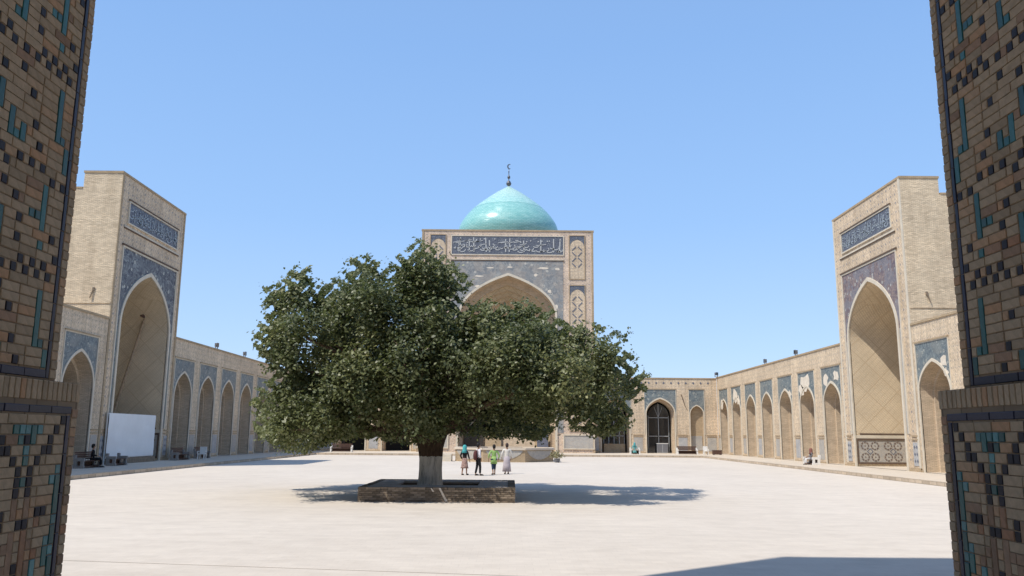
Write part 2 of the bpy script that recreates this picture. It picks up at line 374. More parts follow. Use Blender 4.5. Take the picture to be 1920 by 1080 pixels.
def script_strokes(mb, u0, u1, v0, v1, w, seed, dens=1.0, m=0):
    """a thuluth-like line of lettering: tall uprights, bowls and dots, raised from the tile ground"""
    r = random.Random(seed); H = v1-v0; u = u0+0.08*H
    def stroke(pts, th):
        for (a, b), (a2, b2) in zip(pts[:-1], pts[1:]):
            dx, dy = a2-a, b2-b; L = sqrt(dx*dx+dy*dy) or 1; nx, ny = -dy/L*th/2, dx/L*th/2
            mb.face([(a+nx, b+ny, w), (a2+nx, b2+ny, w), (a2-nx, b2-ny, w), (a-nx, b-ny, w)], m)
    while u < u1-0.12*H:
        th = 0.065*H
        k = r.random()
        if k < 0.45:
            h = r.uniform(0.55, 0.85)*H; s = r.uniform(-0.05, 0.05)*H
            stroke([(u, v0+0.12*H), (u+s, v0+0.12*H+h)], th)
        cx = u+0.1*H; cy = v0+r.uniform(0.2, 0.55)*H; R = r.uniform(0.10, 0.2)*H; a0 = r.uniform(pi, 1.3*pi); a1 = a0+r.uniform(1.9, 3.9)
        cxc = min(max(cx, u0+R+0.02), u1-R-0.02)
        stroke([(cxc+R*cos(a0+(a1-a0)*i/7)*1.2, max(v0+.04*H, cy+R*sin(a0+(a1-a0)*i/7)*0.8)) for i in range(8)], th*0.85)
        if r.random() < 0.5:
            uu = min(u+r.uniform(0, .2)*H, u1-.1*H); vv = v0+r.uniform(0.65, 0.88)*H
            stroke([(uu, vv), (uu+0.07*H, vv)], 0.07*H)
        if r.random() < 0.35:
            stroke([(max(u0, u-0.1*H), cy+0.2*H), (min(u1, u+0.3*H), cy+0.28*H)], th*0.6)
        u += r.uniform(0.14, 0.24)*H/dens

FL = lambda u, v, w: (-27.0-w, u, v)
FR = lambda u, v, w: (26.5+w, u, v)
FF = lambda u, v, w: (u, 105.0+w, v)
FM = lambda u, v, w: (u, 102.0+w, v)
# ------------------------------------------------------------------ ground and walkways
def setting():
    m = MB(); m.face([(-900, -600, -0.03), (900, -600, -0.03), (900, 1500, -0.03), (-900, 1500, -0.03)]); structure(m.build('ground', M['earth']))
    m = MB()
    for i in range(10):
        for j in range(12):
            x0, x1 = -21.4+4.28*i, -21.4+4.28*(i+1); y0, y1 = -4+8*j, -4+8*(j+1)
            m.face([(x0, y0, 0), (x1, y0, 0), (x1, y1, 0), (x0, y1, 0)])
    structure(m.build('courtyard_paving', M['paving']))
    # slightly raised strip of paving across the foot of the gate steps
    m = MB(); a, b = (-22, 17.6), (2, 13.86); pts = [(-21, 11), (2, 11), b, (-21, 17.45)]
    m.face([(x, y, 0.028) for x, y in pts]); m.face([(b[0], b[1], 0.028), (-21, 17.45, 0.028), (-21, 17.45, -0.01), (b[0], b[1], -0.01)])
    structure(m.build('paving_border', M['paving']))
    m = MB(); m.face([(-21, 17.49, .033), (-21, 17.53, .033), (2, 13.94, .033), (2, 13.90, .033)]); structure(m.build('paving_joint', M['oldwood']))
    for nm, x0, x1, y0, y1, side in (('walkway_left', -27.0, -21.4, 11.2, 105, 1), ('walkway_right', 21.4, 26.5, 11.2, 105, -1)):
        m = MB(); h = 0.18
        m.face([(x0, y0, h), (x1, y0, h), (x1, y1, h), (x0, y1, h)]); structure(m.build(nm, M['walk']))
        k = MB(); kx = x1 if side > 0 else x0
        y = 11.2
        while y < 91.9:
            L = min(1.2, 92-y)
            k.box(min(kx-0.34*side, kx)+0.0, max(kx-0.34*side, kx), y+0.006, y+L-0.006, -0.02, h+0.012+random.uniform(-.004, .006)); y += L
        o = k.build('kerb', M['kerb']); structure(o)
    m = MB(); m.face([(-21.4, 92, 0.185), (21.4, 92, 0.185), (21.4, 105, 0.185), (-21.4, 105, 0.185)]); structure(m.build('walkway_far', M['walk']))
    k = MB(); x = -21.4
    while x < 21.39:
        L = min(1.2, 21.4-x); k.box(x+0.006, x+L-0.006, 92, 92.36, -0.02, 0.205); x += L
    structure(k.build('kerb', M['kerb']))
    # gate passage floor and steps down to the courtyard
    m = MB(); m.box(-3.1, 3.1, -6, 6.5, -0.02, 0.75); m.box(-3.1, 3.1, 6.5, 6.95, -0.02, 0.5); m.box(-3.1, 3.1, 6.95, 7.4, -0.02, 0.25)
    structure(m.build('passage_floor', M['walk']))
setting()

# ------------------------------------------------------------------ arcades
def gallery(T, name, label, loc, u0, u1, vb, top, arches, tile='tile_arc', patches=(), panel=2.0, ptop=8.12, frontmat='front', close=(False, False), depth=10, dark=False, extra=None, void=False, group='arcades around the courtyard'):
    th = Thing(name, label, 'arcade', loc, group)
    m = MB(T); face_holes(m, u0, u1, vb-0.25, top-0.14, arches, 0.0, 0)
    for a in arches: reveal(m, a, 0.0, 0.85, 1)
    m.box(u0, u1, top-1.3, top-0.14, 0.02, 0.7, 0)                       # parapet body
    for k, uu in enumerate((u0, u1)):
        if close[k]: m.face([(uu, vb-.25, 0), (uu, vb-.25, depth), (uu, top-.14, depth), (uu, top-.14, 0)], 0)
    th.add(m, 'wall', [M[frontmat], M['inner']])
    m = MB(T); m.box(u0, u1, top-0.14, top, -0.07, 0.78); th.add(m, 'coping', M['brick'])
    m = MB(T); m.box(u0, u1, top-1.25, top-1.0, 0.7, depth); m.face([(u0, vb-.25, depth), (u1, vb-.25, depth), (u1, top-1, depth), (u0, top-1, depth)]); th.add(m, 'roof', M['brick'])
    # inner wall with the narrower arches, and the gallery behind
    m = MB(T); inn = [Arch(a.uc, a.hw-0.16, a.vb, a.sp-0.1, a.pk-0.3, a.k, 8) for a in arches if a.hw > 1.2]
    face_holes(m, u0, u1, vb-.25, top-1.3, inn, 0.85)
    for a in inn: reveal(m, a, 0.85, 2.3, 0)
    face_holes(m, u0, u1, vb-.25, top-1.3, [], 2.31) if not inn else None
    th.add(m, 'inner_wall', M['inner'])
    m = MB(T)
    m.face([(u0, vb-.25, 5.2), (u1, vb-.25, 5.2), (u1, top-1.3, 5.2), (u0, top-1.3, 5.2)])
    m.face([(u0, vb+.02, 0.0), (u1, vb+.02, 0.0), (u1, vb+.02, 5.2), (u0, vb+.02, 5.2)], 1)
    for i, a in enumerate(arches):                                        # cross piers inside the gallery
        uu = a.uc+2.75
        if uu < u1: m.box(uu-0.7, uu+0.7, vb-.2, top-1.3, 2.3, 5.2, 0)
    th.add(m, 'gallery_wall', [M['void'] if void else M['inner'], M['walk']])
    for i, a in enumerate(arches):
        m = MB(T); trim_band(m, a, 0.15 if a.hw > 1.2 else 0.1, 0.0, -0.07); th.add(m, 'arch_trim', M['trim'])
        pw = min(panel, a.hw+0.32) if a.hw > 1.2 else a.hw+0.12
        b = a.grow(0.15 if a.hw > 1.2 else 0.1)
        m = MB(T); spandrel(m, b, pw, ptop, -0.02)
        m.box(a.uc-pw, a.uc-b.hw+0.0, 2.75, a.sp, -0.018, 0.0) if False else None
        tp = th.add(m, 'tile_panel', M[tile])
        m = MB(T); molding(m, a.uc-pw, a.uc+pw, a.sp-2.6, ptop, -0.06, 0.07); th.add(m, 'panel_frame', M['trim'])
        m = MB(T); m.box(a.uc-pw-0.09, a.uc+pw+0.09, ptop+0.07, ptop+0.15, -0.11, 0.0); th.add(m, 'drip_course', M['brick'])
        for pc in patches:
            if pc[0] != i: continue
            _, du, dv, rr, sd = pc; rr2 = random.Random(sd); n = 11
            m = MB(T); pts = []
            for k in range(n):
                q = rr*rr2.uniform(0.55, 1.15); an = 2*pi*k/n
                pts.append((a.uc+du+q*cos(an)*0.95, min(ptop-0.03, a.sp+dv+q*sin(an)*0.8), -0.032))
            m.face(pts); m.face([(p[0]*1.0, p[1], -0.015) for p in pts]); 
            for k in range(n): p, q = pts[k], pts[(k+1) % n]; m.face([p, q, (q[0], q[1], -0.01), (p[0], p[1], -0.01)])
            th.add(m, 'plaster_patch', M['plaster'], tp, label='pale plaster patch over lost tiles')
    # bands and base panels on the piers between arches
    edges = [u0] + [x for a in sorted(arches, key=lambda q: q.uc) for x in (a.uc-a.hw-0.16, a.uc+a.hw+0.16)] + [u1]
    for k in range(0, len(edges), 2):
        e0, e1 = edges[k]+0.14, edges[k+1]-0.14
        if e1-e0 < 0.35 or e1-e0 > 6: continue
        cu = 0.5*(e0+e1); hw = min(0.62, (e1-e0)/2)
        m = MB(T); m.box(cu-hw, cu+hw, vb+2.24, vb+2.32, -0.05, 0.01); m.box(cu-hw, cu+hw, vb+2.05, vb+2.09, -0.05, 0.01); th.add(m, 'pier_band', M['brick'])
        m = MB(T); m.box(cu-hw+0.06, cu+hw-0.06, vb+0.3, vb+1.95, -0.022, 0.0); th.add(m, 'pier_panel', M['dado_blue'] if k % 4 == 0 else M['dado'])
    for k in range(0, len(edges), 2): m = MB(T); m.box(edges[k], edges[k+1], vb-0.02, vb+0.12, -0.06, 0.0); th.add(m, 'plinth', M['brick'])
    return th

BASE = 0.18
def A_(u, hw=1.78, sp=5.15, pk=6.9): return Arch(u, hw, BASE+0.0, sp, pk)
# left side
LN = gallery(FL, 'arcade', 'shaded arcade bay with blue tile panel at far left, nearer than the tall portal', (-27, 50, 0), 6.2, 54.38, BASE, 9.92, [A_(51.2, 1.85, 5.1, 7.3)], ptop=8.35, close=(True, False))
LF = gallery(FL, 'arcade', 'shaded row of pointed arches running from the left portal to the tree', (-27, 85, 0), 65.52, 104.98, BASE, 9.92, [A_(67.75+5.42*k, 1.75, 5.2, 7.15) for k in range(7)], ptop=8.2)
RN = gallery(FR, 'arcade', 'sunlit arcade bay with blue tile panel at far right, nearer than the tall portal', (26.5, 50, 0), 6.2, 53.43, BASE, 9.8, [A_(51.05, 1.9, 5.1, 7.1)], ptop=8.35, patches=((0, -1.35, 1.9, 0.5, 3), (0, -1.5, 1.2, 0.35, 9)), close=(True, False))
RF = gallery(FR, 'arcade', 'sunlit row of pointed arches between the right portal and the far corner', (26.5, 85, 0), 65.12, 104.98, BASE, 9.8, [A_(67.45+5.72*k, 1.72, 5.05, 6.75) for k in range(7)],
             ptop=8.05, patches=((0, -1.1, 2.2, 0.62, 1), (0, 1.1, 2.0, 0.6, 5), (1, 0.2, 2.1, 1.15, 2), (1, 1.2, 1.5, 0.8, 6), (2, -1.3, 1.3, 0.5, 8), (5, 0.5, 2.1, 1.25, 4), (5, -.9, 1.4, 0.7, 14), (6, 0.8, 1.2, 0.8, 11)))
# far side: galleries either side of the mosque front
CX = -0.45
far_a = lambda s: [A_(CX+s*13.9, 1.78, 5.15, 7.0), A_(CX+s*19.65, 1.78, 5.15, 7.0), Arch(CX+s*24.3, 0.84, BASE, 5.1, 6.15)]
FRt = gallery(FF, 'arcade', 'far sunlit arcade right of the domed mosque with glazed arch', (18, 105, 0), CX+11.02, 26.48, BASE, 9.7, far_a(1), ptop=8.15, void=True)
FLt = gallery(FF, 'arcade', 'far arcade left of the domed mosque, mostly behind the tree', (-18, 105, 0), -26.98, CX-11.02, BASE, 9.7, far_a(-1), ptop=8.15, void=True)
for TH, s in ((FRt, 1), (FLt, -1)):
    # blind niche back, parapet studs, crack
    m = MB(FF); uc = CX+s*24.3; m.box(uc-0.95, uc+0.95, BASE, 6.3, 0.5, 0.6); TH.add(m, 'niche_back', M['brick'])
    m = MB(FF); m.box(uc-0.7, uc+0.7, BASE+.4, 2.35, 0.46, 0.5); TH.add(m, 'niche_panel', M['dado'])
    a0, a1 = sorted((CX+s*11.6, CX+s*26.6))
    u = a0
    while u < a1:
        if u < 26.2 and u > -26.7:
            m = MB(FF); m.face([(u-.14, 9.02, -.03), (u, 8.86, -.03), (u+.14, 9.02, -.03), (u, 9.18, -.03)]); m.face([(u-.14, 9.02, -.01), (u, 8.86, -.01), (u+.14, 9.02, -.01), (u, 9.18, -.01)])
            TH.add(m, 'tile_stud', M['bluebar'])
        u += 0.95
def glazing(TH, T, uc, hw, sp, pk, w, n=3, low=0.0):
    a = Arch(uc, hw, BASE+low, sp, pk)
    m = MB(T); m.face([(u, v, w+0.05) for u, v in a.pts]); g = TH.add(m, 'window_pane', M['glass'])
    m = MB(T); t = 0.045
    for k in range(1, n):
        u = uc-hw+2*hw*k/n; m.box(u-t, u+t, a.vb, sp+(pk-sp)*g_arch((u-uc)/hw, .55), w-0.05, w+0.04)
    for v in (2.3, sp-0.25): m.box(uc-hw, uc+hw, v-t, v+t, w-0.05, w+0.04)
    for q in (-1, 1): m.box(uc+q*hw-(0.07 if q > 0 else 0), uc+q*hw+(0.07 if q < 0 else 0), a.vb, sp, w-0.05, w+0.04)
    # fan bars
    for an in (0.35, 0.65):
        e = (uc-hw*cos(pi*an)*0.8, sp-0.25+(pk-sp+0.1)*sin(pi*an)*0.9)
        m.tube([T(uc, sp-0.25, w) if False else (uc, sp-0.25, w), (e[0], e[1], w)], 0.03, 5)
    TH.add(m, 'window_frame', M['frame'])
glazing(FRt, FF, CX+19.65, 1.36, 4.9, 6.45, 1.6, 2)
glazing(FRt, FF, CX+13.9, 1.36, 4.9, 6.45, 1.6, 4, 1.1)
m = MB(FF); m.box(CX+12.54, CX+15.26, BASE, 1.3, 1.2, 1.7); FRt.add(m, 'sill_wall', M['brick'])
# cracks in the far wall
m = MB(FF); m.tube([(21.9, 7.6, -0.005), (22.15, 6.9, -.005), (22.35, 6.2, -0.005), (22.7, 5.5, -.005)], [0.05, .06, .04, .02], 5); FRt.add(m, 'crack', M['dark'])

# ------------------------------------------------------------------ tall side portals
def side_portal(T, loc, label, y0, y1, top, tile, lit, inv):
    th = Thing('iwan_portal', label, 'portal', loc, 'tall side portals')
    c0 = 0.5*(y0+y1); ar = Arch(c0, 4.0, BASE, 9.7, 13.75, 0.75, 16)
    m = MB(T); face_holes(m, y0, y1, -0.05, top-0.12, [ar], 0.0)
    th.add(m, 'front_wall', M['front2'])
    m = MB(T); mb = m
    m.box(y0, y1, -0.05, top-.12, 0.01, 2.6, 0, skip=(0, 1)) if False else None
    D1, D2 = 2.65, 9.0
    for yy in (y0, y1):
        m.face([(yy, -.05, 0), (yy, -.05, D1), (yy, top-.12, D1), (yy, top-.12, 0)])
        m.face([(yy, -.05, D1), (yy, -.05, D2), (yy, top-1.25, D2), (yy, top-1.25, D1)])
    m.face([(y0, top-1.25, D1), (y1, top-1.25, D1), (y1, top-.12, D1), (y0, top-.12, D1)])
    m.face([(y0, top-1.25, D1), (y1, top-1.25, D1), (y1, top-1.25, D2), (y0, top-1.25, D2)])
    m.face([(y0, -.05, D2), (y1, -.05, D2), (y1, top-1.25, D2), (y0, top-1.25, D2)])
    th.add(m, 'side_wall', M['rake'])
    m = MB(T); m.box(y0-0.05, y1+0.05, top-0.12, top+0.03, -0.06, D1+0.05); m.box(y0-0.04, y1+0.04, top-1.25, top-1.13, D1+.06, D2); th.add(m, 'coping', M['brick'])
    # corner roll
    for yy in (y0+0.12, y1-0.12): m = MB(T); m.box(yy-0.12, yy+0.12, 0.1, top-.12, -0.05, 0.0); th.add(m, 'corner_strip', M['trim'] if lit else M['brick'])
    # interior
    m = MB(T); P = ar.pts; Dn = 5.6
    m.face([(P[0][0], P[0][1], 0), (P[1][0], P[1][1], 0), (P[1][0], P[1][1], Dn), (P[0][0], P[0][1], Dn)], 0)
    m.face([(P[-1][0], P[-1][1], 0), (P[-2][0], P[-2][1], 0), (P[-2][0], P[-2][1], Dn), (P[-1][0], P[-1][1], Dn)], 0)
    for (ua, za), (ub, zb) in zip(P[1:-2], P[2:-1]): m.face([(ua, za, 0), (ub, zb, 0), (ub, zb, Dn), (ua, za, Dn)], 1)
    m.face([(u, v, Dn) for u, v in P], 0)
    th.add(m, 'niche', [M['lattice'], M['lattice']])
    m = MB(T); m.face([(c0-4, BASE+.02, 0), (c0+4, BASE+.02, 0), (c0+4, BASE+.02, Dn), (c0-4, BASE+.02, Dn)]); th.add(m, 'niche_floor', M['walk'])
    # dado with inlaid rings on the side walls of the niche
    for q in (-1, 1):
        yy = c0+q*4.0
        Q = (lambda s, v, d, yy=yy, q=q: T(yy-q*d, v, s))               # s depth into niche, d proud of the wall
        m = MB(Q); m.box(0.12, 5.5, 0.5, 2.12, -0.01, 0.03); dd = th.add(m, 'dado', M['dado'])
        m = MB(Q); m.box(0.02, 5.58, 2.12, 2.26, 0, 0.07); m.box(0.02, 5.58, 0.36, 0.5, 0, 0.07); m.box(0.02, .12, .5, 2.12, 0, .07); m.box(0.3, 5.58, 2.55, 2.66, 0, 0.05); th.add(m, 'dado_frame', M['dark'])
        m = MB(Q); m.box(0.02, 5.56, 2.28, 2.52, 0, 0.04); th.add(m, 'dado_rail', M['trim'])
        if q > 0:
            for i, s_ in enumerate((0.62, 1.38, 2.38, 3.12, 4.1, 4.9)):
                for v_ in (0.88, 1.72):
                    m = MB(Q); n = 8
                    for k in range(n):
                        a0, a1 = 2*pi*k/n+pi/8+0.12, 2*pi*(k+1)/n+pi/8-0.12; r0, r1 = 0.22, 0.33
                        pp = [(s_+r0*cos(a0), v_+r0*sin(a0), .045), (s_+r1*cos(a0), v_+r1*sin(a0), .045), (s_+r1*cos(a1), v_+r1*sin(a1), .045), (s_+r0*cos(a1), v_+r0*sin(a1), .045)]
                        m.face(pp); m.face([pp[1], pp[2], (pp[2][0], pp[2][1], .02), (pp[1][0], pp[1][1], .02)])
                    m.face([(s_-.06, v_, .045), (s_, v_-.06, .045), (s_+.06, v_, .045), (s_, v_+.06, .045)])
                    th.add(m, 'inlay_ring', M['ring'], dd)
            for s_ in (1.0, 2.75, 4.5):
                m = MB(Q)
                for r0, r1 in ((0.18, 0.25),):
                    for k in range(4):
                        a0, a1 = pi/2*k, pi/2*(k+1)
                        m.face([(s_+r0*cos(a0), 1.3+r0*sin(a0), .04), (s_+r1*cos(a0), 1.3+r1*sin(a0), .04), (s_+r1*cos(a1), 1.3+r1*sin(a1), .04), (s_+r0*cos(a1), 1.3+r0*sin(a1), .04)])
                th.add(m, 'inlay_lozenge', M['bluebar'], dd)
    # trim, spandrel, inscription
    m = MB(T); trim_band(m, ar, 0.24, 0.0, -0.10); th.add(m, 'arch_trim', M['trim'])
    b = ar.grow(0.24); m = MB(T); spandrel(m, b, 4.55, 15.0, -0.03); th.add(m, 'tile_panel', M[tile])
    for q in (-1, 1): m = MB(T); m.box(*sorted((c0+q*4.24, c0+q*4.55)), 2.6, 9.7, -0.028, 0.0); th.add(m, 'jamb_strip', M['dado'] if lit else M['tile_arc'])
    m = MB(T); molding(m, c0-4.55, c0+4.55, 2.6, 15.0, -0.09, 0.12); th.add(m, 'panel_frame', M['trim'])
    m = MB(T); m.box(c0-4.75, c0+4.75, 15.13, 15.23, -0.14, 0); th.add(m, 'drip_course', M['dark'])
    m = MB(T); m.box(c0-4.2, c0+4.2, 16.85, 18.3, -0.03, 0); band = th.add(m, 'inscription_panel', M['tile_band'])
    m = MB(T); script_strokes(m, c0-4.1, c0+4.1, 16.9, 18.25, -0.055, inv, 1.0); th.add(m, 'inscription', M['script_b'], band)
    m = MB(T); molding(m, c0-4.2, c0+4.2, 16.85, 18.3, -0.09, 0.1, bottom=True); m.box(c0-4.7, c0+4.7, 16.42, 16.52, -0.08, 0.0); th.add(m, 'inscription_frame', M['trim'])
    m = MB(T); m.box(c0-4.35, c0+4.35, 18.41, 18.49, -0.13, 0.0); m.box(c0-4.7, c0+4.7, 16.33, 16.42, -0.06, 0.0); th.add(m, 'drip_course', M['dark'])
    # piers of the portal: bands and base panels
    for q in (-1, 1):
        cu = c0+q*(4.6+(y1-y0)/2)/2+q*0.05
        m = MB(T); m.box(cu-.42, cu+.42, 2.42, 2.52, -0.06, 0.0); m.box(cu-.42, cu+.42, 2.2, 2.27, -0.06, 0.0); th.add(m, 'pier_band', M['brick'])
        m = MB(T); m.box(cu-.36, cu+.36, .55, 2.05, -0.03, 0.0); pp_ = th.add(m, 'pier_panel', M['dado_blue'])
        for v_ in (0.85, 1.3, 1.75):
            for du in (-.15, .15):
                m = MB(T); m.face([(cu+du-.1, v_, -.045), (cu+du, v_-.13, -.045), (cu+du+.1, v_, -.045), (cu+du, v_+.13, -.045)]); m.box(cu+du-.02, cu+du+.02, v_-.02, v_+.02, -.044, -.02); th.add(m, 'lozenge_tile', M['bluebar'], pp_)
    m = MB(T); m.box(y0, c0-4.3, 0.1, 0.42, -0.08, 0); th.add(m, 'plinth', M['brick']); m = MB(T); m.box(c0+4.3, y1, 0.1, 0.42, -0.08, 0); th.add(m, 'plinth', M['brick'])
    # timber end and putlog hole on the camera side wall
    yy = y0
    S = (lambda s, v, d: T(yy-d, v, s))
    m = MB(S); m.tube([(1.25, 11.75, 0.05), (1.4, 11.2, 0.12)], [.05, .04], 6); m.box(1.15, 1.3, 11.7, 11.95, -.02, .06); th.add(m, 'timber_end', M['oldwood'])
    m = MB(S); m.box(0.02, D2, 10.85, 10.93, 0, 0.05); th.add(m, 'string_course', M['rake'])
    return th
PL = side_portal(FL, (-27, 60, 0), 'shaded tall arched portal on the left with a white screen in it', 54.4, 65.5, 20.15, 'tile_navy', False, 11)
PR = side_portal(FR, (26.5, 59, 0), 'sunlit tall arched portal on the right with patterned brick niche', 53.45, 65.1, 19.95, 'tile_plum', True, 23)

# ------------------------------------------------------------------ domed mosque
def mosque():
    th = Thing('domed_mosque', 'turquoise domed mosque with a tall arched front behind the tree', 'mosque', (CX, 102, 0))
    T = FM; X0, X1, top = CX-11.0, CX+11.0, 28.25
    ar = Arch(CX+0.1, 6.0, BASE, 17.2, 22.3, 1.6, 22)
    m = MB(T); face_holes(m, X0, X1, -.05, top-.15, [ar]); th.add(m, 'front_wall', M['main'])
    m = MB(T)
    for x in (X0, X1): m.face([(x, -.05, 0), (x, -.05, 11), (x, top-.15, 11), (x, top-.15, 0)])
    m.face([(X0, top-.15, 0), (X1, top-.15, 0), (X1, top-.15, 11), (X0, top-.15, 11)]); m.face([(X0, -.05, 11), (X1, -.05, 11), (X1, top-.15, 11), (X0, top-.15, 11)])
    th.add(m, 'side_wall', M['rake'])
    m = MB(T); m.box(X0-.08, X1+.08, top-.15, top+.05, -.08, 11.1); th.add(m, 'coping', M['brick'])
    # deep vaulted niche
    m = MB(T); P = ar.pts
    for i in range(len(P)-1): m.face([(P[i][0], P[i][1], 0), (P[i+1][0], P[i+1][1], 0), (P[i+1][0], P[i+1][1], 2.2), (P[i][0], P[i][1], 2.2)], 0)
    in_ = Arch(CX+.1, 5.5, BASE, 16.6, 21.5, 1.2, 18)
    face_holes(m, CX+.1-6.0, CX+.1+6.0, 0, 22.4, [in_], 2.2, 0)
    # half dome of squinches: successive receding arches
    prev = in_; w = 2.2
    for k in range(1, 7):
        nx = Arch(CX+.1, 5.5-0.62*k, BASE, 16.6-0.1*k, 21.5-0.55*k, 1.0, 18)
        wn = w+0.85
        for i in range(len(prev.pts)-1):
            a, b, a2, b2 = prev.pts[i], prev.pts[i+1], nx.pts[i], nx.pts[i+1]
            m.face([(a[0], a[1], w), (b[0], b[1], w), (b[0], b[1], wn-.25), (a[0], a[1], wn-.25)], 0)
            m.face([(a[0], a[1], wn-.25), (b[0], b[1], wn-.25), (b2[0], b2[1], wn), (a2[0], a2[1], wn)], 1)
        prev, w = nx, wn
    m.face([(u, v, w) for u, v in prev.pts], 0)
    th.add(m, 'niche', [M['inner'], M['lattice2']])
    m = MB(T); m.face([(CX-6, .21, 0), (CX+6, .21, 0), (CX+6, .21, 9), (CX-6, .21, 9)]); th.add(m, 'niche_floor', M['walk'])
    # low screen wall across the back of the niche with a panel painted dark for the doorway's shade, and brick panels
    for (u0, u1, mt) in ((-5.3, -2.9, 'void'), (-2.6, -0.6, 'brick'), (-0.3, 3.6, 'inner'), (3.9, 5.3, 'bluebar')):
        m = MB(T); m.box(CX+u0, CX+u1, .2, 3.3, 1.8, 2.1); th.add(m, 'screen_panel' if mt != 'void' else 'doorway', M[mt])
    m = MB(T); trim_band(m, ar, 0.26, 0.0, -0.14); th.add(m, 'arch_trim', M['trim'])
    b = ar.grow(0.26); m = MB(T); spandrel(m, b, 7.0, 24.2, -0.04, pwl=7.2); tp = th.add(m, 'tile_panel', M['tile_grey'])
    m = MB(T); m.box(CX-7.1, CX-6.2, 2.6, 17.2, -.035, 0); th.add(m, 'jamb_strip', M['tile_grey']); m = MB(T); m.box(CX+6.4, CX+7.1, 2.6, 17.2, -.035, 0); th.add(m, 'jamb_strip', M['tile_grey'])
    for du, dv, w_, h_ in ((-2.2, 23.3, 1.0, .22), (0.3, 23.4, .8, .2), (-3.6, 22.2, 1.3, .25), (-3.8, 20.9, .9, .3), (4.6, 23.3, 1.6, .3), (3.6, 22.4, .5, .4), (6.4, 23.2, .7, .35), (5.4, 20.3, .6, .5), (6.2, 18.3, .7, .6)):
        m = MB(T); n = 9; rr = random.Random(int(du*100+999)); pts = [(CX+du+w_/2*cos(2*pi*k/n)*rr.uniform(.7, 1.1), dv+h_/2*sin(2*pi*k/n)*rr.uniform(.7, 1.2), -.055) for k in range(n)]
        m.face(pts)
        for k in range(n): p, q = pts[k], pts[(k+1) % n]; m.face([p, q, (q[0], q[1], -.03), (p[0], p[1], -.03)])
        th.add(m, 'plaster_patch', M['plaster'], tp)
    # inscription band
    m = MB(T); m.box(CX-7.13, CX+7.13, 25.06, 27.42, -.05, 0); band = th.add(m, 'inscription_panel', M['tile_band'])
    m = MB(T); script_strokes(m, CX-7.0, CX+7.0, 25.1, 27.35, -.09, 5, 1.1); th.add(m, 'inscription', M['script'], band)
    m = MB(T); molding(m, CX-7.13, CX+7.13, 25.06, 27.42, -.1, .12, bottom=True); m.box(CX-7.25, CX+7.25, 24.32, 24.42, -.12, 0); th.add(m, 'inscription_frame', M['trim'])
    m = MB(T); m.box(CX-7.25, CX+7.25, 24.2, 24.32, -.1, 0); th.add(m, 'drip_course', M['dark'])
    # flanking blind panels in two tiers
    for s in (-1, 1):
        e0, e1 = sorted((CX+s*7.95, CX+s*9.85))
        for (z0, z1) in ((21.95, 27.55), (15.2, 21.05), (8.6, 14.3), (2.9, 7.8)):
            m = MB(T); m.box(e0, e1, z0, z1, -.02, 0); pan = th.add(m, 'blind_panel', M['front'])
            m = MB(T); molding(m, e0, e1, z0, z1, -.09, .09, bottom=True); th.add(m, 'panel_frame', M['brick'])
            m = MB(T); ap = Arch(.5*(e0+e1), .86, z0+.05, z1-1.25, z1-.45, .5, 8); spandrel(m, ap, .95, z1, -.045); th.add(m, 'panel_head', M['tile_band'], pan)
            # interlaced lozenges of glazed bars
            cu = .5*(e0+e1); zt = z1-1.3; k = 0
            while zt-1.45 > z0+.2:
                zc = zt-.72
                for (a, b2) in ((-1, 1), (1, 1), (1, -1), (-1, -1)):
                    m = MB(T); x0_, z0_ = cu+a*.62, zc+b2*.12; x1_, z1_ = cu+a*.14, zc+b2*.62
                    L = sqrt((x1_-x0_)**2+(z1_-z0_)**2); nx_, nz_ = -(z1_-z0_)/L*.055, (x1_-x0_)/L*.055
                    pp = [(x0_+nx_, z0_+nz_), (x1_+nx_, z1_+nz_), (x1_-nx_, z1_-nz_), (x0_-nx_, z0_-nz_)]
                    m.face([(p[0], p[1], -.06) for p in pp])
                    for q in range(4): p, p2 = pp[q], pp[(q+1) % 4]; m.face([(*p, -.06), (*p2, -.06), (*p2, -.02), (*p, -.02)])
                    th.add(m, 'glazed_bar', M['bluebar'], pan)
                zt -= 1.45; k += 1
        # foot: pale panel in a cream frame
        e0, e1 = sorted((CX+s*7.2, CX+s*10.8))
        m = MB(T); m.box(e0, e1, .75, 2.3, -.05, 0); th.add(m, 'foot_panel', M['dado'])
        m = MB(T); molding(m, e0, e1, .75, 2.3, -.12, .13, bottom=True); th.add(m, 'panel_frame', M['trim'])
    for x in (X0+.12, X1-.12): m = MB(T); m.box(x-.12, x+.12, .1, top-.16, -.07, 0); th.add(m, 'corner_strip', M['brick'])
    # drum and dome
    m = MB(); cy = 124.0
    m.loft([(0, 10.5, 10.5, CX, cy), (25, 10.5, 10.5, CX, cy), (25.05, 7.5, 7.5, CX, cy), (31.3, 7.4, 7.4, CX, cy), (31.6, 7.4, 7.4, CX, cy)], 48)
    th.add(m, 'drum', M['brick'])
    prof = []
    z0, H_, R_ = 31.5, 9.5, 7.75
    # measured silhouette: fraction of height -> half width
    key = [(0, .95), (.10, .99), (.18, 1.01), (.26, .995), (.34, .955), (.43, .88), (.53, .78), (.64, .64), (.74, .48), (.84, .32), (.92, .17), (.97, .07), (1.0, .012)]
    me_v = []; n = 64; uvs = []
    zs = np.linspace(0, 1, 34); hw = np.interp(zs, [k[0] for k in key], [k[1] for k in key])
    for _ in range(2): hw[1:-1] = .25*hw[:-2]+.5*hw[1:-1]+.25*hw[2:]
    verts = []; faces = []; arc = 0; arcs = []
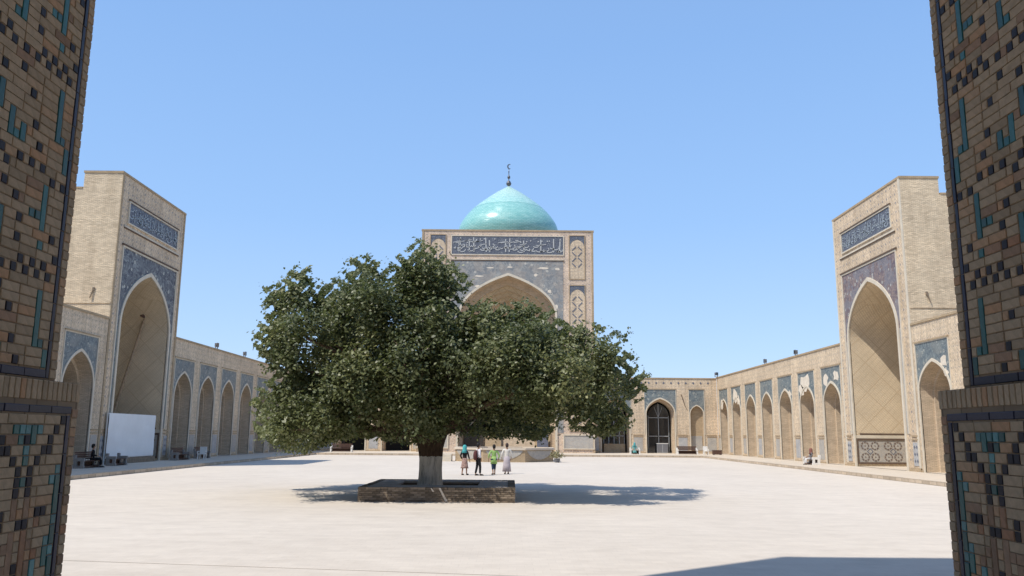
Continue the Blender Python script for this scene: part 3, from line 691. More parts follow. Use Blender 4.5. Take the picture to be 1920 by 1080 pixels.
    for i, (z, h) in enumerate(zip(zs, hw)):
        if i: arc += sqrt(((z-zs[i-1])*H_)**2+((h-hw[i-1])*R_)**2)
        arcs.append(arc)
        for j in range(n): verts.append((CX+R_*h*cos(2*pi*j/n), cy+R_*h*sin(2*pi*j/n), z0+H_*z))
    for i in range(len(zs)-1):
        for j in range(n): faces.append((i*n+j, i*n+(j+1) % n, (i+1)*n+(j+1) % n, (i+1)*n+j))
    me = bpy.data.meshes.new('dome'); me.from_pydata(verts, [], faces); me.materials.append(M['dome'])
    me.polygons.foreach_set('use_smooth', [True]*len(faces))
    uvl = me.uv_layers.new(name='UVMap'); uv = []
    for i in range(len(zs)-1):
        for j in range(n):
            for (ii, jj) in ((i, j), (i, j+1), (i+1, j+1), (i+1, j)): uv += [jj/n*2*pi*R_, arcs[ii]]
    uvl.data.foreach_set('uv', uv)
    d = bpy.data.objects.new('dome', me); COL.objects.link(d); keep(d, th.r)
    m = MB(); zt = z0+H_-.05
    m.loft([(zt-.1, .16, .16, CX, cy), (zt+.15, .1, .1, CX, cy), (zt+.2, .32, .32, CX, cy), (zt+.5, .42, .42, CX, cy), (zt+.85, .26, .26, CX, cy), (zt+.95, .09, .09, CX, cy), (zt+1.25, .07, .07, CX, cy), (zt+1.35, .2, .2, CX, cy), (zt+1.6, .24, .24, CX, cy), (zt+1.85, .08, .08, CX, cy), (zt+2.3, .05, .05, CX, cy), (zt+2.4, .12, .12, CX, cy), (zt+2.55, .05, .05, CX, cy), (zt+2.9, .04, .04, CX, cy)], 12)
    f = MB.build(m, 'finial', M['fin'], None, True); f.parent = d; f.matrix_parent_inverse = keepinv(th.r)
    m = MB(); zc = zt+3.3; n = 16                     # crescent, horns to the right
    def lune(t): return (CX-.42*cos(t)*.9+.1, zc+.42*sin(t)), (CX-.30*cos(t)*.8+.17, zc+.32*sin(t))
    for k in range(n):
        t0, t1 = -1.9+3.8*k/n, -1.9+3.8*(k+1)/n; (a, b), (c_, d_) = lune(t0), lune(t1)
        for y in (cy-.05, cy+.05): m.face([(a[0], y, a[1]), (c_[0], y, c_[1]), (d_[0], y, d_[1]), (b[0], y, b[1])])
        m.face([(a[0], cy-.05, a[1]), (c_[0], cy-.05, c_[1]), (c_[0], cy+.05, c_[1]), (a[0], cy+.05, a[1])]); m.face([(b[0], cy-.05, b[1]), (d_[0], cy-.05, d_[1]), (d_[0], cy+.05, d_[1]), (b[0], cy+.05, b[1])])
    f = m.build('crescent', M['fin']); f.parent = d; f.matrix_parent_inverse = keepinv(th.r)
    return th
def keepinv(root): return Matrix.Identity(4)
M['fin'] = plain('aged metal finial', (0.14, 0.14, 0.15), 0.35, 0.6, 0.1, metal=0.6)
MO = mosque()

# ------------------------------------------------------------------ gate piers in glazed brickwork
def glaze(name, col, rough=0.3):
    t = NT(name, rough, 0.5); oi = t.n('ObjectInfo'); v = t.uv(src='Object')
    r = t.ramp(oi.outputs['Random'], [(0.0, c(*col, 0.65)), (0.5, col), (1.0, c(*col, 1.3))])
    t.color(t.mix(0.45, r, t.ramp(t.noise(v, 22, 3, .7), [(.3, (.55, .55, .55)), (.7, (1.3, 1.3, 1.3))]), 'MULTIPLY')); t.bump(t.noise(v, 30, 3), .3, .004)
    return t.m
def claybrick(name, col):
    t = NT(name, 0.88, 0.15); oi = t.n('ObjectInfo'); v = t.uv(src='Object')
    r = t.ramp(oi.outputs['Random'], [(0.0, c(*col, 0.82)), (0.35, col), (0.7, c(col[0]*1.12, col[1]*1.12, col[2]*1.12)), (1.0, c(col[0]*1.15, col[1]*.92, col[2]*.8))])
    t.color(t.mix(0.5, r, t.ramp(t.noise(v, 14, 5, .7), [(.3, (.62, .60, .58)), (.7, (1.22, 1.2, 1.18))]), 'MULTIPLY')); t.bump(t.noise(v, 25, 5, .7), .6, .008)
    return t.m
GM = {'b': claybrick('buff gate brick', (0.60, 0.445, 0.285)), 'r': claybrick('red brown gate brick', (0.48, 0.31, 0.20)), 'k': glaze('dark navy glazed brick', (0.024, 0.018, 0.024), .65),
      't': glaze('teal glazed brick', (0.035, 0.165, 0.15), .5), 's': glaze('worn turquoise glazed brick', (0.10, 0.29, 0.29), .5), 'n': glaze('navy glazed strip', (0.024, 0.024, 0.055), .5)}
M['mortar'] = brickwall('gate mortar', (0.38, 0.28, 0.185), 0.0675, 0.1, 0.01)
M['gatewall'] = brickwall('gate brick wall', (0.36, 0.27, 0.17), 0.0675)
_bc = {}
def brick_mesh(lu, lv, mk, d=0.04):
    key = (round(lu, 3), round(lv, 3), mk)
    if key not in _bc:
        ch = 0.004; m = MB(lambda u, v, w: (w, u, v))     # local: x proud, y along, z up
        a, b = lu/2, lv/2
        i = m.p([(-a, -b, -d), (a, -b, -d), (a, b, -d), (-a, b, -d), (-a, -b, -ch), (a, -b, -ch), (a, b, -ch), (-a, b, -ch), (-a+ch, -b+ch, 0), (a-ch, -b+ch, 0), (a-ch, b-ch, 0), (-a+ch, b-ch, 0)])
        for k in range(4):
            k2 = (k+1) % 4; m.f.append([i[k], i[k2], i[4+k2], i[4+k]]); m.f.append([i[4+k], i[4+k2], i[8+k2], i[8+k]]); m.mi += [0, 0]
        m.f.append([i[8], i[9], i[10], i[11]]); m.mi.append(0)
        _bc[key] = m.mesh('brick', GM[mk])
    return _bc[key]

UP = [".k.k.k.k.k.k.k.k.k.k",
"....................",
"..t......k.......t..",
"..t.........k....t..",
"..t....k.........ttt",
"..t.........t...k..t",
"..t.........t......t",
".tt...k...t.t.......",
"t.......t.t....t..k.",
"t....k..ttt.........",
"t...........k.k...k.",
"....k.k.k..k...k.k..",
"k.k.......k......k.k",
"...t................",
"...t......k......t..",
"...t....k......t.t..",
"...ttt.........t.t..",
"...t...k..t...ttt...",
".k........t........k",
"...t...k..tt.....k..",
"k...................",
"..k.k.k.....k.k.k..."]
LOW = ["k...........k......k",
".k..stsst..k.k...ts.",
"..k..tkt..k...k...k.",
"..kk..s..kk...kk.kk.",
"....k.t.k....t..k...",
"s....k.k....stt....k",
"ts...ktk...stktt...s",
"t....k.k....ttt...st",
"t....r.r.....s......",
"t.kk.r.r.kr..t...kk.",
"s..r.kk.bkr..t...r..",
"t....r.r.....t..r.r.",
"ts..rr.rr...ts...r.r",
"st.r.r.r.r.ts.t.r..r",
"tt.srrkrr.ts..tt.r.r",
"t..srrkrr.t.rr.t.s.r",
"stttrrkrr.s.rr.ts..r",
"t..trrkrr.t.rr.ts..r",
"t.t.rrkrr.t.rr.st..r"]
C_ = 0.0675
def pier(side, label):
    fx, fp = side*3.3, side*3.15
    root = thing('gate_pier', label, 'gate pier', (side*3.5, 5.9, 0.75), 'brick piers of the entrance gate')
    th = Thing.__new__(Thing); th.r = root
    items = []                        # (priority, mesh, x, y, z, name)
    def put(surf, u, v, lu, lv, mk, edge):
        y = edge-u
        nm = 'brick' if mk in 'br' else 'glazed_brick'
        items.append((-(y*1.0)+abs(v-3.4)*.25, lu, lv, mk, surf-side*random.uniform(0.0, 0.005), y, v, nm))
    J = 0.008
    def field(surf, edge, u0, v_top, rows, cols, pat, nrow):
        pr = len(pat)
        colcode = [[pat[r % pr][q % len(pat[0])] for q in range(cols)] for r in range(nrow)]
        used = [[False]*cols for _ in range(nrow)]
        # glazed uprights run through several courses
        for q in range(cols):
            r = 0
            while r < nrow:
                k = colcode[r][q]
                if k in 'tsr' and not used[r][q]:
                    e = r
                    while e < nrow and e-r < 8 and colcode[e][q] == k: e += 1
                    h = (e-r)*C_; put(surf, u0+(q+.5)*C_, v_top-r*C_-h/2, C_-J, h-J, k, edge)
                    for x in range(r, e): used[x][q] = True
                    r = e
                else: r += 1
        for r in range(nrow):
            q = 0; ph = r % 2
            while q < cols:
                if used[r][q]: q += 1; continue
                k = colcode[r][q]
                if k == 'k': put(surf, u0+(q+.5)*C_, v_top-(r+.5)*C_, C_-J, C_-J, 'k', edge); q += 1; continue
                e = q; mx = 3 if not (q == 0 and ph) else 2
                while e < cols and e-q < mx and not used[r][e] and colcode[r][e] in '.b': e += 1
                L = (e-q)*C_; put(surf, u0+q*C_+L/2, v_top-(r+.5)*C_, L-J, C_-J, 'b' if random.random() > .06 else 'r', edge); q = e
    # upper field
    e_up = 5.955; v0, v1 = 2.785, 6.45; nrow = int((v1-v0)/C_); v1 = v0+nrow*C_
    field(fx, e_up, 0.145, v1, nrow, 19, UP, nrow)
    for r in range(nrow+1):                                   # header column up the edge
        put(fx, 0.045, v0-1*C_+(r+.5)*C_, 0.083, C_-J, 'b', e_up)
    for r in range(0, nrow+1, 4):                             # navy strip
        put(fx, 0.118, min(v0-C_+(r+2)*C_, v1-.1), 0.042, 4*C_-.004, 'n', e_up)
    for q in range(5): put(fx, 0.145+.125+q*.26, v0-C_*.5-.005, .256, C_-.012, 'n', e_up)
    # soldier course of the ledge (two surfaces: upper part flush with wall, lower on the plinth)
    for q in range(22): put(fp, 0.03+q*0.062, 2.622, 0.053, 0.13, 'b', 6.03)
    # plinth
    e_lo = 6.02; vt = 2.46
    for q in range(6): put(fp, 0.09+.13+q*.265, vt+.035, .26, .05, 'n', e_lo)
    field(fp, e_lo, 0.155, vt, 19, 19, LOW, 19)
    for r in range(18): put(fp, 0.042, vt+.05-(r+.5)*C_*1.0, 0.078, C_-J, 'b' if r % 3 else 'r', e_lo)
    for r in range(0, 18, 4): put(fp, 0.12, vt-(r+2)*C_, 0.045, 4*C_-.004, 'n', e_lo)
    items.sort(key=lambda t: t[0])
    single = {'brick': 300, 'glazed_brick': 300}; rest = {}
    for pr, lu, lv, mk, x, y, z, nm in items:
        if single[nm] > 0 and y > 4.75 and z < 6.3:
            single[nm] -= 1
            o = bpy.data.objects.new(nm, brick_mesh(lu, lv, mk)); COL.objects.link(o)
            o.parent = root; o.location = (x-root.location.x, y-root.location.y, z-root.location.z)
            if side > 0: o.rotation_euler[2] = pi
            o.rotation_euler[0] = random.uniform(-.008, .008)
        else: rest.setdefault(mk, []).append((lu, lv, x, y, z))
    mats = list(rest.keys()); m = MB()
    for k, mk in enumerate(mats):
        for lu, lv, x, y, z in rest[mk]: m.box(*sorted((x, x+side*.04)), y-lu/2, y+lu/2, z-lv/2, z+lv/2, k)
    if mats:
        o = m.build('brick_courses', [GM[k] for k in mats], kind='stuff'); keep(o, root)
    # core behind the facing
    m = MB(); xx = sorted((fx+side*.0045, side*5.4)); m.box(*xx, -5.5, 5.951, 2.60, 9.0)
    xx = sorted((fp+side*.0045, side*5.4)); m.box(*xx, -5.5, 6.0165, 0.3, 2.69)
    keep(m.build('pier_core', M['mortar']), root)
    m = MB(); xx = sorted((fx, side*5.38)); m.box(*xx, -5.4, 4.5, 2.78, 8.9); xx = sorted((fp, side*5.38)); m.box(*xx, -5.4, 4.5, 0.35, 2.68); keep(m.build('passage_wall', M['gatewall']), root)
    return root
PIL = pier(-1, 'shaded brick gate pier with teal and navy glazed pattern, left edge')
PIR = pier(1, 'shaded brick gate pier with teal and navy glazed pattern, right edge')

def gate_mass():
    th = Thing('entrance_portal', 'brick entrance portal standing over the gate passage, around and above the camera', 'portal', (0, 8, 0))
    m = MB()
    m.box(-5.4, 5.4, -5.5, 5.9, 9.0, 19.5)                      # mass over the passage
    for s in (-1, 1): m.box(*sorted((s*5.42, s*27)), -5.5, 6.0, -0.03, 9.8)
    th.add(m, 'gate_block', M['gatewall'])
    m = MB(); m.box(-5.35, -5.0, 6.05, 8.8, -0.03, 19.3); th.add(m, 'side_wall', M['gatewall']); m = MB(); m.box(5.0, 12.0, 6.05, 8.8, -0.03, 19.3); th.add(m, 'side_wall', M['gatewall'])  # unseen walls, sized and placed so their shadow edge crosses the near paving
    m = MB(); m.box(-4.99, 4.99, 6.05, 8.78, 16.5, 19.3); th.add(m, 'vault', M['gatewall'])
gate_mass()

# ------------------------------------------------------------------ planter
def planter():
    th = Thing('tree_planter', 'low rectangular brick planter round the base of the tree', 'planter', (-2.5, 32, 0))
    X0, X1, Y0, Y1, H = -5.3, 0.22, 29.35, 34.6, 0.50
    t = NT('stained planter brick', .9, .15); v = t.uv(src='Object'); oi = t.n('ObjectInfo')
    r = t.ramp(oi.outputs['Random'], [(0, (.13, .105, .08)), (.5, (.21, .165, .12)), (1, (.30, .24, .18))]); t.color(t.mix(.5, r, t.ramp(t.noise(v, 9, 4, .7), [(.3, (.6, .58, .55)), (.7, (1.3, 1.3, 1.3))]), 'MULTIPLY')); t.bump(t.noise(v, 14, 4), .6, .01); pb = t.m
    cop = plain('worn grey coping', (0.42, 0.38, 0.35), .9, var=.2, scale=2)
    hx0, hx1, hy0, hy1 = -4.15, -1.15, 30.9, 33.2
    m = MB(); i = .03
    m.box(X0+i, X1-i, Y0+i, hy0, 0, H-.07); m.box(X0+i, X1-i, hy1, Y1-i, 0, H-.07); m.box(X0+i, hx0, hy0, hy1, 0, H-.07); m.box(hx1, X1-i, hy0, hy1, 0, H-.07)
    th.add(m, 'core', pb)
    m = MB(); m.face([(hx0, hy0, .3), (hx1, hy0, .3), (hx1, hy1, .3), (hx0, hy1, .3)]); th.add(m, 'soil', M['soil'])
    m = MB(); m.box(X0+.27, X1-.27, Y0+.27, hy0, H-.07, H-.004); m.box(X0+.27, X1-.27, hy1, Y1-.27, H-.07, H-.004); m.box(X0+.27, hx0, hy0+.001, hy1-.001, H-.07, H-.004); m.box(hx1, X1-.27, hy0+.001, hy1-.001, H-.07, H-.004)
    th.add(m, 'coping', cop)
    meshes = {}
    def bm(lx, ly, lz):
        k = (round(lx, 3), round(ly, 3), round(lz, 3))
        if k not in meshes:
            q = MB(); c1, c2, c3 = lx/2, ly/2, lz/2; ch = .008
            q.loft([(-c3, 1, 1)], 4) if False else None
            q.box(-c1, c1, -c2, c2, -c3, c3); meshes[k] = q.mesh('brick', pb)
        return meshes[k]
    def one(x, y, z, lx, ly, lz):
        o = bpy.data.objects.new('brick', bm(lx, ly, lz)); COL.objects.link(o); keep(o, th.r); o.location = (x, y, z)
        o.rotation_euler = (random.uniform(-.01, .01), random.uniform(-.01, .01), random.uniform(-.015, .015))
    # rowlock edge
    nx = 21; w = (X1-X0)/nx
    for k in range(nx):
        one(X0+(k+.5)*w, Y0+.13, H-.035+random.uniform(-.006, .006), w-.012, .27, .075); one(X0+(k+.5)*w, Y1-.13, H-.035, w-.012, .27, .075)
    ny = 18; w2 = (Y1-Y0-.54)/ny
    for k in range(ny):
        for x in (X0+.13, X1-.13): one(x, Y0+.27+(k+.5)*w2, H-.035+random.uniform(-.006, .006), .27, w2-.012, .075)
    rows = 6; hr = (H-.075)/rows
    for r in range(rows):
        off = (r % 2)*.5*w
        for k in range(nx+ (1 if r % 2 else 0)):
            a = max(X0, X0+k*w-off); b = min(X1, X0+(k+1)*w-off)
            one((a+b)/2, Y0+.02+random.uniform(-.006, .006), (r+.5)*hr, b-a-.012, .06, hr-.012)
    # pale drip stains as lime run-off marks
    m = MB()
    for x0_, x1_, z0_, z1_, w_ in ((-2.47, -2.23, .49, .03, .07), (-2.75, -2.68, .48, .36, .05)):
        m.face([(x0_, Y0-.018, z0_), (x0_+w_, Y0-.018, z0_), (x1_+w_*1.3, Y0-.018, z1_), (x1_, Y0-.018, z1_)])
    th.add(m, 'lime_stain', M['plaster'])
planter()

# ------------------------------------------------------------------ the tree
def tree():
    TY = 32.5; f = 1528.0; p = radians(10.2); yaw = radians(.09)
    def at(px, py, y):                                # a spot seen at this bearing, standing at depth y
        dx, dy = px-960, 540-py
        F = Vector((sin(yaw)*cos(p), cos(yaw)*cos(p), sin(p))); R = Vector((cos(yaw), -sin(yaw), 0)); U = R.cross(F)
        roll = .008; R2 = R*cos(roll)+U*sin(roll); U2 = -R*sin(roll)+U*cos(roll)
        r = F*f+R2*dx+U2*dy; return Vector((0, 0, CAM_H))+r*(y/r.y)
    th = Thing('mulberry_tree', 'broad dark green tree with whitewashed trunk in the brick planter', 'tree', (-3.1, TY, .3))
    # trunk
    t = NT('bark with whitewashed foot', .95, .1); ob = t.n('TexCoord'); sx = t.n('SeparateXYZ'); t.put(sx.inputs[0], ob.outputs['Object'])
    bark = t.ramp(t.noise(t.uv(5, 5, 1.0, 'Object'), 2.5, 6, .7), [(.3, (.035, .024, .018)), (.7, (.13, .09, .06))])
    lime = t.ramp(t.noise(t.uv(6, 6, .8, 'Object'), 2.0, 5, .75), [(.32, (.28, .27, .24)), (.5, (.64, .62, .57)), (.75, (.76, .74, .69))])
    edge = t.math('ADD', sx.outputs[2], t.math('MULTIPLY', t.noise(t.uv(3, 3, 3, 'Object'), 2, 2), .12))
    t.color(t.mix(t.math('LESS_THAN', edge, 1.56), bark, lime)); t.bump(t.noise(t.uv(5, 5, .8, 'Object'), 3, 6, .7), 1.0, .06); bm_ = t.m
    m = MB(); n = 20; rings = []
    tx = -3.08
    prof = [(.25, .58), (.4, .50), (.6, .46), (1.0, .445), (1.4, .45), (1.8, .49), (2.1, .58), (2.4, .70), (2.7, .72), (3.1, .55), (3.6, .3)]
    prev = None
    for z, r in prof:
        ring = m.p([(tx-(z-1.4)*.05*(z > 1.4)+r*cos(2*pi*j/n)*(1+.06*sin(3*2*pi*j/n+z)+.035*sin(7*2*pi*j/n)), TY-.1+r*sin(2*pi*j/n)*(1+.05*cos(4*2*pi*j/n)), z) for j in range(n)])
        if prev:
            for j in range(n): m.f.append([prev[j], prev[(j+1) % n], ring[(j+1) % n], ring[j]]); m.mi.append(0)
        prev = ring
    m.f.append(prev); m.mi.append(0)
    th.add(m, 'trunk', bm_, smooth=True)
    OUT = [(477, 627), (499, 590), (499, 572), (494, 550), (497, 537), (520, 534), (538, 525), (552, 504), (563, 498), (580, 506), (586, 520), (590, 540), (606, 528), (623, 523), (640, 512), (658, 506), (652, 488), (689, 481), (713, 498), (728, 496), (746, 481), (760, 476), (771, 456), (786, 446), (800, 458), (820, 475), (845, 484), (862, 496), (880, 533), (860, 560), (863, 576), (909, 566), (948, 572), (987, 562), (1030, 582), (1049, 605), (1092, 609), (1127, 609), (1154, 622), (1188, 626), (1168, 645), (1166, 656), (1191, 672), (1176, 690), (1213, 703), (1207, 747), (1182, 757), (1180, 800), (1131, 815), (1092, 806), (1046, 798), (1010, 822), (948, 818), (878, 815), (843, 811), (820, 822), (763, 832), (732, 824), (678, 816), (643, 820), (615, 829), (573, 848), (518, 840), (483, 809), (471, 760), (483, 728), (520, 712), (500, 690), (487, 672)]
    PO = np.array(OUT, float)
    def inside(x, y):
        r = np.zeros(np.shape(x), bool)
        for (x1, y1), (x2, y2) in zip(OUT, OUT[1:]+OUT[:1]):
            cnd = ((y1 > y) != (y2 > y)); r ^= cnd & (x < (x2-x1)*(y-y1)/((y2-y1) or 1e-9)+x1)
        return r
    A0, B0 = PO, np.roll(PO, -1, 0)
    def edist(x, y):
        p_ = np.stack([x, y], -1)[:, None, :]; d = B0-A0; tt = np.clip(((p_-A0)*d).sum(-1)/(d*d).sum(-1), 0, 1)
        return np.sqrt((((A0+d*tt[..., None])-p_)**2).sum(-1)).min(1)
    # lobes: bough ends spread over the whole rounded body of the crown, each its own leafy mass
    blobs = []
    tries = 0
    while len(blobs) < 175 and tries < 9000:
        tries += 1
        x, y = RNG.uniform(475, 1210), RNG.uniform(450, 845)
        if not inside(x, y): continue
        d = float(edist(np.array([x]), np.array([y]))[0]); rp = RNG.uniform(20, 50)
        if d < rp*.85: rp = d/.85
        if rp < 13: continue
        th_ = 4.7*sqrt(max(0, 1-(1-min(d/120, 1))**2)); sgn = RNG.choice([-1, -1, 1]); dy = sgn*th_*RNG.uniform(.35, 1)
        if any((x-b[0])**2+(y-b[1])**2+((dy-b[3])*45)**2 < (.74*(rp+b[2]))**2 for b in blobs): continue
        blobs.append((x, y, rp, dy))
    limbs = MB(); fork = Vector((tx-.05, TY-.1, 2.3))
    big = [b for b in blobs if b[2] >= 36][:40]
    rnd = random.Random(3)
    for i, (px, py, rp, dy) in enumerate(big):
        cpt = at(px, py+rp*.25, TY+dy)
        d = cpt-fork; L = d.length
        c1 = fork+Vector((d.x*.25, d.y*.25, d.z*.42)); c2 = fork+Vector((d.x*.62, d.y*.62, d.z*.72+.3))
        s0 = fork+Vector((rnd.uniform(-.3, .3), rnd.uniform(-.25, .25), -.1+rnd.uniform(0, .3)))
        pts = []
        for k in range(8):
            q = k/7; pts.append(tuple(s0*(1-q)**3+c1*3*q*(1-q)**2+c2*3*q*q*(1-q)+cpt*q**3+Vector((rnd.uniform(-.1, .1), rnd.uniform(-.1, .1), rnd.uniform(-.08, .08)))*(k not in (0,))))
        r0 = rnd.uniform(.16, .3)
        mm = MB(); mm.tube(pts, [r0*(1-.82*k/7) for k in range(8)], 9); th.add(mm, 'limb', bm2, smooth=True)
        for s in range(3):                                   # side twigs
            q = rnd.randint(3, 6); a = Vector(pts[q]); e = a+Vector((rnd.uniform(-1, 1), rnd.uniform(-1, 1), rnd.uniform(-.2, 1)))*1.3
            limbs.tube([tuple(a), tuple((a+e)/2+Vector((0, 0, .12))), tuple(e)], [.06, .04, .015], 6)
    th.add(limbs, 'branches', bm2, kind='stuff')
    # foliage: leafy sprays on the skins of the lobes
    cents = []; k1 = TY/1528*.985
    for (px, py, rp, dy) in blobs:
        ctr = np.array(at(px, py, TY+dy)); R = rp*k1*(1+dy/TY)
        nsp = int(30*(R/1.0)**2)+7
        d = RNG.normal(size=(nsp, 3)); d /= np.linalg.norm(d, axis=1)[:, None]
        rad = R*(RNG.uniform(.35, 1.0, nsp)**.5)*RNG.choice([1, 1, 1, 1.18], nsp)
        cc = ctr+d*rad[:, None]
        bright = RNG.uniform(0, 1)
        for q, dd in zip(cc, d): cents.append((q, dd, bright))
    # sprays reaching out along the crown's edge
    for (x1, y1), (x2, y2) in zip(OUT, OUT[1:]+OUT[:1]):
        L_ = sqrt((x2-x1)**2+(y2-y1)**2)
        for q in range(max(1, int(L_/7))):
            if RNG.uniform() < .28: continue
            a_ = RNG.uniform(); mx, my = x1+(x2-x1)*a_, y1+(y2-y1)*a_; vx, vy = 840-mx, 680-my; L2 = sqrt(vx*vx+vy*vy); inn_ = RNG.uniform(-3, 13)
            dd = np.array([-vx/L2, RNG.uniform(-.4, .4), vy/L2]); cents.append((np.array(at(mx+vx/L2*inn_, my+vy/L2*inn_, TY+RNG.uniform(-1.3, 1.3))), dd, RNG.uniform(0, 1)))
    V = []; COLR = []
    for q, dd, R in cents:
        nl = RNG.integers(50, 96); sz = RNG.uniform(.16, .38)
        ax = dd*RNG.uniform(.3, .9)+np.array([0, 0, RNG.uniform(-.4, .3)])+RNG.normal(size=3)*.35; ax /= np.linalg.norm(ax)
        along = RNG.uniform(-1, 1, nl)[:, None]*ax*sz*1.5
        pos = q+along+RNG.normal(size=(nl, 3))*sz*.72
        nrm = dd*.5+np.array([-.15, -.15, .8])+RNG.normal(size=(nl, 3))*.62; nrm /= np.linalg.norm(nrm, axis=1)[:, None]
        t1 = np.cross(nrm, RNG.normal(size=(nl, 3))); t1 /= np.linalg.norm(t1, axis=1)[:, None]; t2 = np.cross(nrm, t1)
        s = RNG.uniform(.042, .086, nl)[:, None]
        fold = nrm*s*.25
        V.append(np.stack([pos-t1*s*1.1, pos-t2*s*.68+fold, pos+t1*s*1.2, pos+t2*s*.68+fold], 1))
        cl = .6*R+.4*RNG.uniform(0, 1); COLR.append(np.clip(cl*.66+RNG.uniform(0, .34, nl), 0, 1))
    V = np.concatenate(V); COLR = np.concatenate(COLR)
    # pruned crown line: nothing hangs outside the crown's own outline
    Pc = V.mean(1)-np.array([0, 0, CAM_H]); Fv = np.array([sin(yaw)*cos(p), cos(yaw)*cos(p), sin(p)]); Rv = np.array([cos(yaw), -sin(yaw), 0.]); Uv = np.cross(Rv, Fv); ro = .008
    R2v = Rv*cos(ro)+Uv*sin(ro); U2v = -Rv*sin(ro)+Uv*cos(ro); wv = Pc@Fv; X_ = 960+f*(Pc@R2v)/wv; Y_ = 540-f*(Pc@U2v)/wv
    keepm = np.zeros(len(V), bool)
    for a_ in range(0, len(V), 20000):
        xx, yy = X_[a_:a_+20000], Y_[a_:a_+20000]; keepm[a_:a_+20000] = inside(xx, yy) | (edist(xx, yy) < RNG.exponential(3.2, len(xx)))
        ed_ = edist(xx, yy); wob = np.sin(xx*.21+2.1*np.sin(yy*.16))+np.sin(yy*.25+2.3*np.sin(xx*.12+1))+.6*np.sin(xx*.5+yy*.43)
        top_ = yy < 800
        keepm[a_:a_+20000] &= ~((ed_ < 30) & (wob < -.75+.9*(1-ed_/30)-1.0*(ed_/30)) & top_ & (RNG.uniform(size=len(xx)) < .985))
    V = V[keepm]; COLR = COLR[keepm]; nl = len(V)
    me = bpy.data.meshes.new('crown'); me.vertices.add(nl*4); me.vertices.foreach_set('co', V.reshape(-1).astype(np.float32))
    me.loops.add(nl*4); me.loops.foreach_set('vertex_index', np.arange(nl*4, dtype=np.int32))
    me.polygons.add(nl); me.polygons.foreach_set('loop_start', np.arange(0, nl*4, 4, dtype=np.int32)); me.polygons.foreach_set('loop_total', np.full(nl, 4, np.int32))
    at_ = me.attributes.new('tint', 'FLOAT', 'FACE'); at_.data.foreach_set('value', COLR.astype(np.float32))
    me.update(); me.validate()
    t = NT('mulberry leaves', .46, .5); an = t.n('Attribute', attribute_name='tint')
    col = t.ramp(an.outputs['Fac'], [(0, (.068, .084, .036)), (.4, (.128, .145, .062)), (.72, (.205, .215, .09)), (.92, (.28, .275, .11)), (1, (.33, .24, .12))])
    t.color(col)
    tr = t.n('BsdfTranslucent'); t.put(tr.inputs[0], t.mix(.5, col, (.11, .17, .03))); ms = t.n('MixShader'); ms.inputs[0].default_value = .30
    out = t.t.nodes['Material Output']; t.t.links.new(t.b.outputs[0], ms.inputs[1]); t.t.links.new(tr.outputs[0], ms.inputs[2]); t.t.links.new(ms.outputs[0], out.inputs[0])
    me.materials.append(t.m)
    o = bpy.data.objects.new('crown', me); COL.objects.link(o); keep(o, th.r); o['kind'] = 'stuff'
    print('leaves', nl)
bm2 = plain('brown bark', (.10, .065, .045), .95, var=.35, scale=3)
tree()

# ------------------------------------------------------------------ octagonal platform in front of the mosque
def octagon():
    th = Thing('octagonal_platform', 'low octagonal brick platform in front of the domed mosque, behind the four walkers', 'platform', (-0.45, 76.3, 0))
    R = 4.75; n = 8; cx, cy = -0.45, 76.3
    pts = [(cx+R*cos(2*pi*(k+.5)/n), cy+R*sin(2*pi*(k+.5)/n)) for k in range(n)]
    wall = MB(); 
    for k in range(n):
        (a, b), (c_, d) = pts[k], pts[(k+1) % n]; wall.face([(a, b, 0), (c_, d, 0), (c_, d, 1.05), (a, b, 1.05)])
    wall.face([(x, y, 1.06) for x, y in pts]); th.add(wall, 'wall', M['brick'])
    R2 = R+.12
    for k in range(n):
        m = MB(); q = [(cx+r*cos(2*pi*(k+.5+e)/n), cy+r*sin(2*pi*(k+.5+e)/n)) for r, e in ((R-.4, 0.005), (R2, 0.005), (R2, .995), (R-.4, .995))]
        top = m.p([(x, y, 1.2) for x, y in q]); bt = m.p([(x, y, 1.03) for x, y in q]); m.f.append(top); m.f.append(bt[::-1]); m.mi += [0, 0]
        for j in range(4): m.f.append([bt[j], bt[(j+1) % 4], top[(j+1) % 4], top[j]]); m.mi.append(0)
        th.add(m, 'coping_slab', M['walk'])
        # scalloped panel hanging on each facet
        (a, b), (c_, d) = pts[k], pts[(k+1) % n]; nx, ny = cos(2*pi*(k+1)/n), sin(2*pi*(k+1)/n)
        m = MB(); N = 14; arc = []
        for j in range(N+1):
            s = .06+.88*j/N; arc.append((s, .92-.72*sin(pi*j/N)**.7))
        for j in range(N):
            f = lambda s, z: (a+(c_-a)*s+nx*.03, b+(d-b)*s+ny*.03, z)
            m.face([f(arc[j][0], .98), f(arc[j+1][0], .98), f(*arc[j+1]), f(*arc[j])])
        th.add(m, 'scalloped_panel', M['dado'])
    m = MB(); m.box(cx-R-1.0, cx-R+.1, cy-3.4, cy-1.6, 0, .3); m.box(cx-R-.65, cx-R+.1, cy-3.3, cy-1.7, .3, .6); th.add(m, 'step', M['trim'])
octagon()

